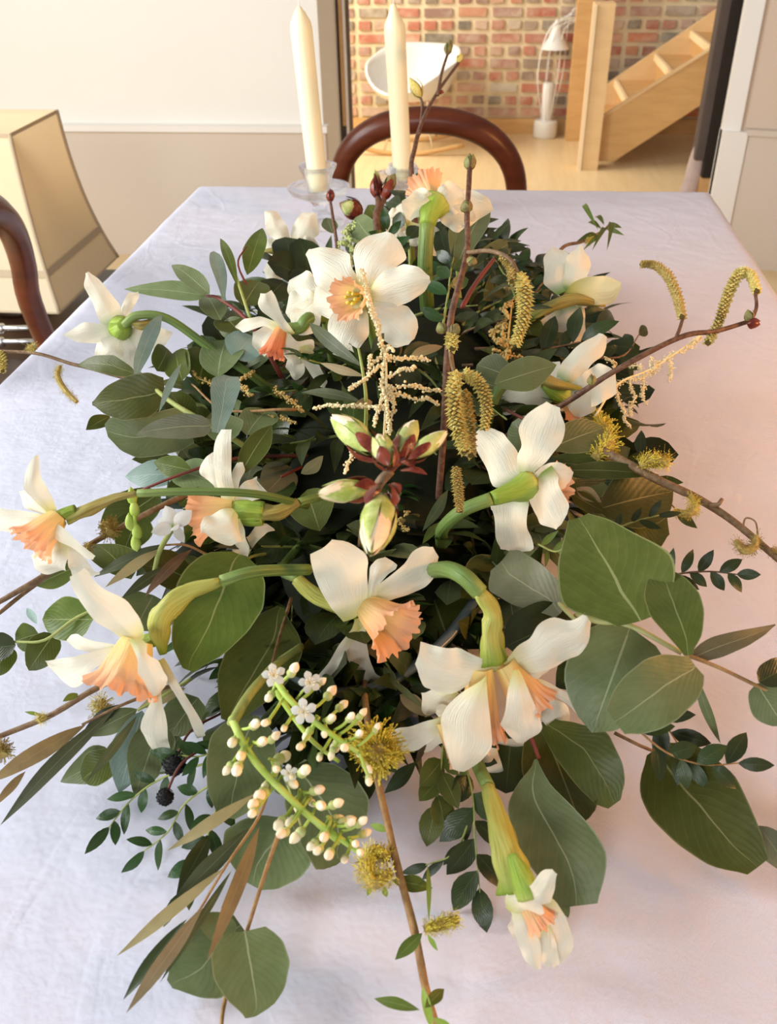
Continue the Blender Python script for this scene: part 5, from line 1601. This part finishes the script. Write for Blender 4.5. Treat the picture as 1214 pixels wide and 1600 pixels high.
ck(t, [(140, 850, .085), (136, 862, .085)], 8, 'catkind', fuzz=True, n=70)
t = twig('willow_twig', 'brown willow twig at the lower left edge below the big daffodil', 'twig',
         [([(200, 1048, .06), (136, 1084, .06), (70, 1122, .05), (0, 1150, .045), (-25, 1160, .045)], (5, 4), 'brown')], 'catkin twigs')
ck(t, [(70, 1118, .055), (60, 1126, .055)], 9, 'catkin', fuzz=True, n=90)
ck(t, [(160, 1095, .055), (156, 1112, .055)], 13, 'catkin', fuzz=True, n=100)
ck(t, [(2, 1165, .04), (4, 1180, .04)], 13, 'catkind', fuzz=True, n=130)
leaf(t, PT((122, 1084, .06)), PT((98, 1096, .065)), 12, 'lime', 'ell')
leaf(t, PT((66, 1118, .05)), PT((38, 1112, .055)), 6, 'lime', 'lance')
t = twig('willow_twig', 'thin willow twig at the upper left with a drooping yellow catkin over the table edge', 'twig',
         [([(230, 600, .13), (150, 578, .14), (110, 568, .145), (55, 552, .15), (-10, 548, .15)], (3, 2.5), 'brown')], 'catkin twigs')
ck(t, [(94, 572, .145), (90, 588, .14), (102, 610, .13), (120, 628, .125)], 6, 'catkin', fuzz=True, n=220)
ck(t, [(50, 548, .155), (48, 540, .16)], 8, 'catkin', fuzz=True, n=60)
ck(t, [(2, 550, .15), (4, 580, .14)], 7, 'catkin')
t = twig('willow_twig', 'curly green willow tip lying over the pink cloth at the back right', 'twig',
         [([(860, 420, .1), (880, 386, .11), (908, 378, .11), (940, 362, .11), (952, 352, .11)], (3, 2), 'brown')], 'catkin twigs')
for a, b in [((935, 360), (915, 325)), ((940, 358), (918, 348)), ((948, 356), (976, 368)), ((945, 362), (925, 392)), ((950, 355), (948, 392)), ((950, 350), (972, 356)), ((935, 368), (900, 378)), ((938, 372), (910, 392)), ((944, 352), (930, 340))]:
    leaf(t, PT((*a, .11)), PT((*b, .11)), 8, 'green', 'lance', nu=8, nv=2, bend=.2)
ck(t, [(916, 378, .11), (926, 368, .11)], 6, 'fluff', fuzz=True, n=60)
t = twig('bud_twig', 'thin forked twig standing before the far chair beside the right candle', 'twig',
         [([(655, 420, .12), (643, 275, .20), (648, 230, .22), (662, 185, .24), (685, 142, .255), (718, 96, .27)], (4, 2.5), 'red'), ([(684, 148, .254), (690, 115, .265), (702, 75, .28)], (2.6, 2.2), 'red'), ([(655, 210, .23), (660, 165, .245), (655, 148, .25)], (2.2, 2), 'red')], 'budded twigs')
bd(t, (699, 86, .277), (.15, -1), 25, 5, 'bud')
bd(t, (716, 98, .27), (.3, -1), 16, 5, 'catkin')
bd(t, (658, 152, .25), (-.6, -1), 36, 8, 'catkin')
bd(t, (684, 144, .255), (1, .05), 10, 3, 'scale')
t = twig('bud_twig', 'wine red twig with two swelling green buds between the candle holders', 'twig',
         [([(600, 430, .12), (588, 350, .17), (592, 320, .185), (588, 300, .19)], (6, 5), 'red'), ([(590, 330, .18), (602, 308, .19)], (5, 4), 'red')], 'budded twigs')
bd(t, (588, 310, .188), (-.05, -1), 40, 6, 'scale')
bd(t, (587, 292, .195), (-.05, -1), 28, 5, 'calyx')
bd(t, (598, 312, .188), (.45, -1), 38, 8, 'scale')
bd(t, (605, 298, .195), (.45, -1), 30, 9, 'bud')
bd(t, (566, 335, .15), (-1, -.5), 40, 16, 'scale')
bd(t, (556, 330, .155), (-1, -.5), 26, 13, 'calyx')
t = twig('bud_twig', 'thin dark twig with a small pointed bud before the left candle holder', 'twig',
         [([(530, 440, .11), (526, 380, .14), (520, 340, .16), (516, 312, .17)], (3, 2.2), 'red')], 'budded twigs')
bd(t, (516, 316, .168), (0, -1), 22, 5, 'scale')


# ---- cherry blossom buds in the centre
def openbud(t, c0, c1, r, h, mix=0.5):
    r *= .74
    a, b = PT((*c0, h)), PT((*c1, h + 0.004))
    k = depth(a) / F
    ax = (b - a)
    L = ax.length
    o = mk('bud', *egg_geo(a + ax * .12, ax, L * .9, r * k * .84, 14, 10, .80)[:2], BK['limescale'], t)
    u = ax.normalized()
    p1 = u.cross(V((.2, .3, 1))).normalized()
    p2 = u.cross(p1)
    for i in range(5):                                   # creamy petals wrapping the tip
        th = i * 1.257 + .3
        o_ = p1 * math.cos(th) + p2 * math.sin(th)
        v, f, uv = blade_geo(a + ax * .3 + o_ * r * k * .8, a + ax * 1.04 + o_ * r * k * .2, r * k * 1.3, o_, 'ell', .10, -.32, .08, 8, 4, seed=i * .3)
        mk('petal', v, f, BK['peach' if i % 2 else 'creambud'], o, uv)
    for i in range(6):                                   # green scales
        th = i * 1.05
        o_ = p1 * math.cos(th) + p2 * math.sin(th)
        v, f, uv = blade_geo(a + ax * .1 + o_ * r * k * .45, a + ax * (.84 + .12 * (i % 2)) + o_ * r * k * .62, r * k * 1.25, o_, 'ell', .12, -.34, .05, 8, 4, seed=i * .37)
        mk('scale', v, f, BK['limescale'], o, uv)
    for i in range(4):                                   # wine red bracts at the base
        th = i * 1.57 + .8
        o_ = p1 * math.cos(th) + p2 * math.sin(th)
        v, f, uv = blade_geo(a - ax * .08 + o_ * r * k * .3, a + ax * (.42 + .12 * (i % 2)) + o_ * r * k * .98, r * k * 1.1, o_, 'ell', .16, -.2, .05, 8, 4, seed=i * .21)
        mk('bract', v, f, BK['scale'], o, uv)


t = twig('blossom_bud_cluster', 'cluster of fat green and cream blossom buds with wine red bracts in the centre', 'bud cluster',
         [([(566, 850, .12), (574, 800, .19), (590, 760, .225), (610, 735, .235)], (9, 8), 'brown'), ([(590, 762, .225), (575, 775, .22)], (7, 6), 'scale'), ([(600, 745, .23), (622, 722, .235), (645, 710, .24)], (7, 5), 'scale')])
for a, b, r, h in (((590, 712), (522, 652), 26, .245), ((608, 728), (592, 682), 27, .26), ((622, 712), (648, 660), 23, .24), ((640, 716), (696, 676), 18, .25), ((582, 762), (500, 772), 25, .235), ((600, 768), (580, 862), 29, .24)):
    openbud(t, a, b, r, h)
for a, b in (((625, 735), (668, 742)), ((612, 755), (625, 772)), ((600, 770), (605, 800)), ((625, 720), (648, 732)), ((585, 700), (568, 690))):
    A, B = PT((*a, .24)), PT((*b, .245))
    v, f, uv = blade_geo(A, B, 18 * depth(A) / F, V((0, 0, 1)), 'ell', .15, -.3, .05, 8, 4)
    mk('bract', v, f, BK['scale'], t, uv)


# ---- blossom spikes at the lower left
def raceme(label, stems, main, buds, flowers, h0, h1):
    t = twig('blossom_spike', label, 'flower spike', stems, 'cream blossom spikes')
    (ax0, ay0), (ax1, ay1) = main
    dx, dy = ax1 - ax0, ay1 - ay0
    L2 = dx * dx + dy * dy
    for (px, py, r) in buds:
        r *= 1.08
        q = max(0, min(1, ((px - ax0) * dx + (py - ay0) * dy) / L2 - 0.04))
        h = h0 + (h1 - h0) * q
        a = PT((ax0 + dx * q, ay0 + dy * q, h))
        hb = h + rnd.uniform(-.008, .012)
        b = PT((px, py, hb))
        k = depth(b) / F
        d = (b - a).normalized()
        x = MB()
        v, f, uv = tube_geo([a, a.lerp(b, .5) + V((0, 0, -.001)), b], [2.6 * k, 3 * k], 6, 2)
        pd = mk('pedicel', v, f, BK['lime'], t, uv)
        ax = (d + V((0, 0, .3)) + rv(.25)).normalized()
        mk('calyx_cup', *egg_geo(b - ax * r * .9 * k, ax, r * 2.1 * k, r * .80 * k, 10, 6, .85)[:2], BK['calyx'], pd)
        mk('bud', *egg_geo(b, ax, r * 2.3 * k, r * .80 * k, 10, 7, .9)[:2], BK['creambud'] if rnd.random() < .7 else BK['peach'], pd)
    for (px, py, r) in flowers:
        q = max(0, min(1, ((px - ax0) * dx + (py - ay0) * dy) / L2))
        h = h0 + (h1 - h0) * q
        a = PT((ax0 + dx * q, ay0 + dy * q, h))
        b = PT((px, py, h + .012))
        k = depth(b) / F
        v, f, uv = tube_geo([a, a.lerp(b, .5), b], [2 * k, 2 * k], 6, 2)
        fl_ = mk('open_floret', v, f, BK['lime'], t, uv)
        nrm = (CAM - b).normalized() + rv(.2)
        nrm.normalize()
        p1 = nrm.cross(V((.1, .2, 1))).normalized()
        p2 = nrm.cross(p1)
        for i in range(5):
            o_ = p1 * math.cos(i * 1.257) + p2 * math.sin(i * 1.257)
            v, f, uv = blade_geo(b, b + o_ * r * k * 1.1, r * k * .75, nrm, 'petal', .1, -.1, .05, 6, 4)
            mk('petal', v, f, PW, fl_, uv)
        x = MB()
        for i in range(10):
            o_ = p1 * math.cos(i * 2.4) + p2 * math.sin(i * 2.4)
            e = b + nrm * r * k * .5 + o_ * r * k * .4
            v, f, uv = tube_geo([b, e], [.6 * k, .5 * k], 4, 1)
            x.add(v, f, uv)
            x.add(*egg_geo(e, nrm, 2.6 * k, 1.2 * k, 6, 3))
        x.out('stamens', BK['creambud'], fl_, True)
    return t


raceme('long blossom spike of cream buds on a lime green stalk at the lower left front',
       [([(362, 1122, .105), (385, 1170, .105), (430, 1225, .10), (490, 1280, .09), (548, 1322, .08), (565, 1335, .078)], (7, 4), 'lime'), ([(470, 1010, .07), (425, 1045, .09), (392, 1082, .10), (362, 1130, .105)], (7, 8), 'green'), ([(445, 1240, .095), (500, 1292, .08), (530, 1318, .07)], (4, 3), 'lime')],
       ((370, 1135), (565, 1330)),
       [(365, 1158, 9), (378, 1178, 9), (372, 1198, 10), (396, 1134, 9), (408, 1160, 9), (424, 1156, 8), (360, 1196, 8), (436, 1186, 11), (430, 1200, 7), (402, 1252, 10), (412, 1238, 11), (398, 1268, 8), (472, 1208, 10), (455, 1212, 8), (490, 1236, 9), (466, 1250, 9), (452, 1220, 9), (500, 1258, 9), (520, 1258, 9), (442, 1282, 10), (458, 1280, 8), (446, 1300, 9), (470, 1300, 10),
        (508, 1306, 9), (492, 1316, 8), (500, 1326, 8), (516, 1332, 9), (536, 1284, 9), (545, 1288, 8), (560, 1288, 8), (565, 1304, 8), (524, 1278, 7), (418, 1225, 8), (555, 1318, 7), (562, 1330, 7), (540, 1340, 7), (482, 1248, 7)], [(452, 1208, 13)], .105, .08)
raceme('upper blossom spike with opened white florets beside the front centre daffodil',
       [([(424, 1050, .12), (450, 1090, .12), (500, 1135, .11), (560, 1175, .10)], (6, 4), 'lime'), ([(432, 1080, .11), (455, 1115, .105), (490, 1160, .095), (530, 1190, .085)], (5, 3), 'lime')],
       ((430, 1065), (560, 1170)),
       [(455, 1052, 9), (418, 1128, 7), (424, 1085, 8), (512, 1088, 9), (530, 1106, 8), (515, 1125, 8), (508, 1140, 7), (484, 1142, 8), (472, 1164, 7), (528, 1160, 10), (545, 1124, 7), (555, 1128, 7), (562, 1120, 7), (560, 1148, 7), (520, 1172, 7), (562, 1176, 6), (445, 1136, 6), (540, 1168, 8), (586, 1142, 6), (496, 1070, 7), (570, 1195, 7), (576, 1215, 7), (500, 1180, 6)],
       [(428, 1055, 18), (484, 1066, 17), (475, 1112, 20)], .12, .10)


# ---- cream plumes and seed beads
def plume(label, stems, branches, group='cream plumes', m='plume', bead=2.9, name='plume_spray', cat='plume'):
    t = twig(name, label, cat, stems, group)
    for pts in branches:
        P = [PT(p) for p in pts]
        k = depth(P[0]) / F
        Q = []
        for i, q_ in enumerate(P):                       # bends between the given points
            Q.append(q_ + rv(3.2 * k))
            if i < len(P) - 1:
                Q.append(q_.lerp(P[i + 1], .5) + rv(5 * k))
        P = Q
        v, f, uv = tube_geo(P, [1.6 * k, .8 * k], 5, 5)
        br = mk('side_stem', v, f, BK[m], t, uv)
        sp = spline(P, 6)
        x = MB()
        L = sum((sp[i + 1] - sp[i]).length for i in range(len(sp) - 1))
        for i in range(int(L / (bead * k) * 3.4)):
            q = rnd.random() * (len(sp) - 1)
            j = min(int(q), len(sp) - 2)
            c = sp[j].lerp(sp[j + 1], q - j) + rv(1).normalized() * k * rnd.uniform(1, 8.0 if rnd.random() < .3 else 5) * (1.15 - .6 * q / len(sp))
            bs = bead * k * rnd.uniform(.55, 1.05)
            x.add(*lathe_geo([(0, -bs), (bs * .8, -.4 * bs), (bs * .8, .4 * bs), (0, bs)], c, 5, rv(1)))
        o = x.out('florets', BK[m], br, True)
        o['kind'] = 'stuff'
    return t


plume('cream branching plume standing before the open centre daffodil', [([(600, 690, .17), (603, 620, .21), (602, 560, .24), (585, 490, .27), (567, 420, .30)], (2.4, 1.2), 'plume')],
      [[(567, 424, .3), (572, 450, .29), (578, 480, .28)], [(576, 470, .285), (590, 510, .265), (600, 545, .25), (612, 548, .25)], [(602, 545, .25), (600, 600, .22), (606, 650, .2), (612, 672, .19)], [(600, 570, .235), (575, 588, .23), (545, 606, .225)],
       [(604, 560, .24), (630, 562, .235), (672, 560, .23)], [(606, 590, .225), (630, 575, .23), (648, 570, .23)], [(606, 610, .215), (650, 606, .21), (690, 612, .205)], [(606, 620, .21), (650, 622, .205), (682, 630, .2)], [(600, 560, .24), (580, 570, .24), (575, 555, .245)],
       [(602, 640, .2), (570, 632, .2), (535, 634, .2), (490, 640, .19)], [(608, 600, .22), (618, 640, .2), (608, 680, .18)], [(600, 600, .22), (590, 640, .2), (585, 668, .19)], [(556, 700, .17), (545, 720, .16), (540, 740, .155)]])
plume('faint golden plume over the pink cloth beneath the long hazel twig', [([(930, 650, .12), (965, 600, .13), (1020, 575, .13), (1080, 535, .13), (1096, 528, .13)], (1.8, 1), 'plume')],
      [[(1095, 528, .13), (1070, 545, .13), (1040, 562, .13)], [(1045, 560, .13), (1048, 580, .125), (1044, 594, .12)], [(1030, 572, .13), (1000, 590, .125), (965, 602, .125)], [(985, 592, .125), (990, 620, .12), (984, 648, .11)], [(965, 605, .125), (972, 640, .115), (984, 668, .105)],
       [(1000, 586, .125), (1006, 610, .12), (1010, 632, .115)], [(960, 600, .125), (958, 570, .13), (948, 556, .135)], [(1005, 585, .125), (985, 568, .13), (978, 566, .13)], [(1035, 565, .13), (1020, 580, .125), (1018, 560, .13)]], bead=1.8)
plume('ochre seed sprays in the gap behind the drooping catkin', [([(790, 570, .12), (795, 520, .14), (800, 470, .15)], (2, 1.2), 'bead')],
      [[(800, 470, .15), (785, 480, .15), (795, 500, .145)], [(790, 490, .145), (785, 520, .14), (800, 535, .135)], [(780, 530, .14), (800, 545, .13), (790, 560, .125)], [(805, 470, .15), (815, 455, .15), (790, 450, .15)], [(780, 500, .14), (770, 520, .135), (785, 540, .13)],
       [(770, 545, .13), (810, 560, .12), (830, 575, .12)]], m='bead', bead=3.4, group='seed sprays', cat='seed spray', name='seed_spray')
plume('dull green berry spray before the left candle holder at the back', [([(550, 430, .12), (548, 390, .14), (545, 355, .155)], (2, 1.2), 'calyx')],
      [[(545, 352, .155), (535, 365, .15), (550, 375, .15)], [(555, 350, .155), (545, 365, .15), (560, 380, .145)], [(530, 380, .145), (545, 385, .145), (560, 395, .14)], [(510, 400, .14), (530, 395, .14), (545, 402, .14)]], m='calyx', bead=3.2, group='seed sprays', cat='seed spray', name='seed_spray')
plume('ochre seed spray low on the left near the long arching daffodil stalk', [([(470, 640, .12), (440, 640, .13), (350, 640, .12), (300, 600, .12)], (3, 1.5), 'tan')],
      [[(390, 620, .13), (370, 600, .13), (395, 580, .13)], [(430, 610, .13), (450, 625, .13), (470, 640, .125)], [(330, 600, .12), (310, 590, .125), (300, 580, .13)], [(420, 650, .12), (440, 655, .12), (465, 662, .12)], [(640, 800, .1), (620, 815, .1), (640, 830, .1)]], m='bead', bead=2.6, group='seed sprays', cat='seed spray', name='seed_spray')
plume('golden seed fluff under the peach trumpet on the right', [([(900, 730, .09), (930, 690, .1), (935, 650, .11)], (2, 1.2), 'bead')],
      [[(935, 640, .115), (930, 660, .11), (945, 670, .11)], [(950, 655, .11), (955, 680, .105), (945, 700, .1)], [(925, 680, .11), (905, 700, .105), (925, 712, .1)]], m='fluff', bead=2.4, group='seed sprays', cat='seed spray', name='seed_spray')

# ---- small white flower and tiny extras on the left
Cw = D(272, 822, .64)
t = thing('white_floret', 'small waxy white star flower with green buds between the left daffodils', 'flower', Cw)
for (px, py, wd, dd) in ((300, 797, 24, .004), (276, 828, 16, .01), (236, 832, 22, .004), (258, 790, 24, -.004), (288, 848, 16, .0), (246, 812, 20, -.004)):
    tip = D(px, py, .64 - dd)
    v, f, uv = blade_geo(Cw, tip, wd * .64 / F, (CAM - Cw).normalized(), 'ell', .1, -.2, .03, 8, 4, .2)
    mk('petal', v, f, PW, t, uv)
tube('stem', [Cw, D(250, 860, .66), D(240, 900, .69)], 0.002, BK['green'], t, 8)
for (px, py) in ((208, 790), (212, 810), (205, 830), (216, 845), (214, 862)):
    c = D(px, py, .66)
    mk('green_bud', *egg_geo(c, RM @ V((-.1, 1, .1)), .014, .004, 8, 5)[:2], BK['lime'], t)
tube('stem', [D(210, 780, .66), D(212, 830, .66), D(222, 880, .68)], 0.0016, BK['lime'], t, 8)

# ================================================================ FILLER inside the mound
protos = []
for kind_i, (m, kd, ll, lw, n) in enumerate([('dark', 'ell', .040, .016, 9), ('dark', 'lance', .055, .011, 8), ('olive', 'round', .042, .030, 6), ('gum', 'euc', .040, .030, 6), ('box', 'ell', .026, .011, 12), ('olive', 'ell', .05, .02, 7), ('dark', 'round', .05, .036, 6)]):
    lm = []
    for i in range(3):
        v, f, uv = blade_geo(V((0, 0, 0)), V((ll, 0, 0)), lw, V((0, 0, 1)), kd, .1, .15, .05, 7, 4, .2, .03, 0, i * .3)
        me = bpy.data.meshes.new('leaf')
        me.from_pydata([tuple(q) for q in v], [], f)
        l = me.uv_layers.new(name='UVMap')
        idx = [0] * len(me.loops)
        me.loops.foreach_get('vertex_index', idx)
        fl2 = []
        for q in idx:
            fl2.extend(uv[q])
        l.data.foreach_set('uv', fl2)
        me.polygons.foreach_set('use_smooth', [True] * len(me.polygons))
        me.materials.append(LM[m])
        lm.append(me)
    v, f, uv = tube_geo([V((0, 0, 0)), V((.03, .003, .002)), V((.075, -.002, 0))], [.0018, .0008], 5, 3)
    sm = bpy.data.meshes.new('stem')
    sm.from_pydata([tuple(q) for q in v], [], f)
    sm.materials.append(BK[('brown', 'green', 'red')[kind_i % 3]])
    protos.append((lm, sm, n, ('dark pointed', 'narrow dark', 'rounded olive green', 'rounded grey green', 'small glossy', 'oval olive green', 'broad dark')[kind_i]))


def filler(p, d, nrm, pi):
    reg = 'near end' if p.y < .62 else 'far end' if p.y > 1.15 else 'crown' if abs(p.x - MC.x) < .09 else 'window side' if p.x < MC.x else 'pink lit side'
    lm, sm, n, desc = protos[pi]
    e = bpy.data.objects.new('foliage_sprig', None)
    e.empty_display_size = .01
    COL.objects.link(e)
    d = d.normalized()
    y = nrm.cross(d).normalized()
    z = d.cross(y)
    e.matrix_world = Matrix.Translation(p) @ Matrix((d, y, z)).transposed().to_4x4()
    e['label'] = 'short sprig of %s leaves packed into the %s of the arrangement' % (desc, reg)
    e['category'] = 'foliage'
    e['group'] = '%s filler sprigs at the %s' % (desc, reg)
    o = bpy.data.objects.new('stem', sm)
    COL.objects.link(o)
    o.parent = e
    for i in range(n):
        o = bpy.data.objects.new('leaf', lm[i % 3])
        COL.objects.link(o)
        o.parent = e
        q = .012 + .063 * i / (n - 1)
        a = math.radians(rnd.uniform(35, 70)) * (1 if i % 2 else -1) * (1.0 if i < n - 1 else .1)
        o.location = (q, 0, 0)
        o.rotation_euler = (rnd.uniform(-.6, .6), rnd.uniform(-.5, .2), a)
        s = rnd.uniform(.8, 1.15)
        o.scale = (s, s, s)


nf = 0
golden = 2.39996
NF = 270
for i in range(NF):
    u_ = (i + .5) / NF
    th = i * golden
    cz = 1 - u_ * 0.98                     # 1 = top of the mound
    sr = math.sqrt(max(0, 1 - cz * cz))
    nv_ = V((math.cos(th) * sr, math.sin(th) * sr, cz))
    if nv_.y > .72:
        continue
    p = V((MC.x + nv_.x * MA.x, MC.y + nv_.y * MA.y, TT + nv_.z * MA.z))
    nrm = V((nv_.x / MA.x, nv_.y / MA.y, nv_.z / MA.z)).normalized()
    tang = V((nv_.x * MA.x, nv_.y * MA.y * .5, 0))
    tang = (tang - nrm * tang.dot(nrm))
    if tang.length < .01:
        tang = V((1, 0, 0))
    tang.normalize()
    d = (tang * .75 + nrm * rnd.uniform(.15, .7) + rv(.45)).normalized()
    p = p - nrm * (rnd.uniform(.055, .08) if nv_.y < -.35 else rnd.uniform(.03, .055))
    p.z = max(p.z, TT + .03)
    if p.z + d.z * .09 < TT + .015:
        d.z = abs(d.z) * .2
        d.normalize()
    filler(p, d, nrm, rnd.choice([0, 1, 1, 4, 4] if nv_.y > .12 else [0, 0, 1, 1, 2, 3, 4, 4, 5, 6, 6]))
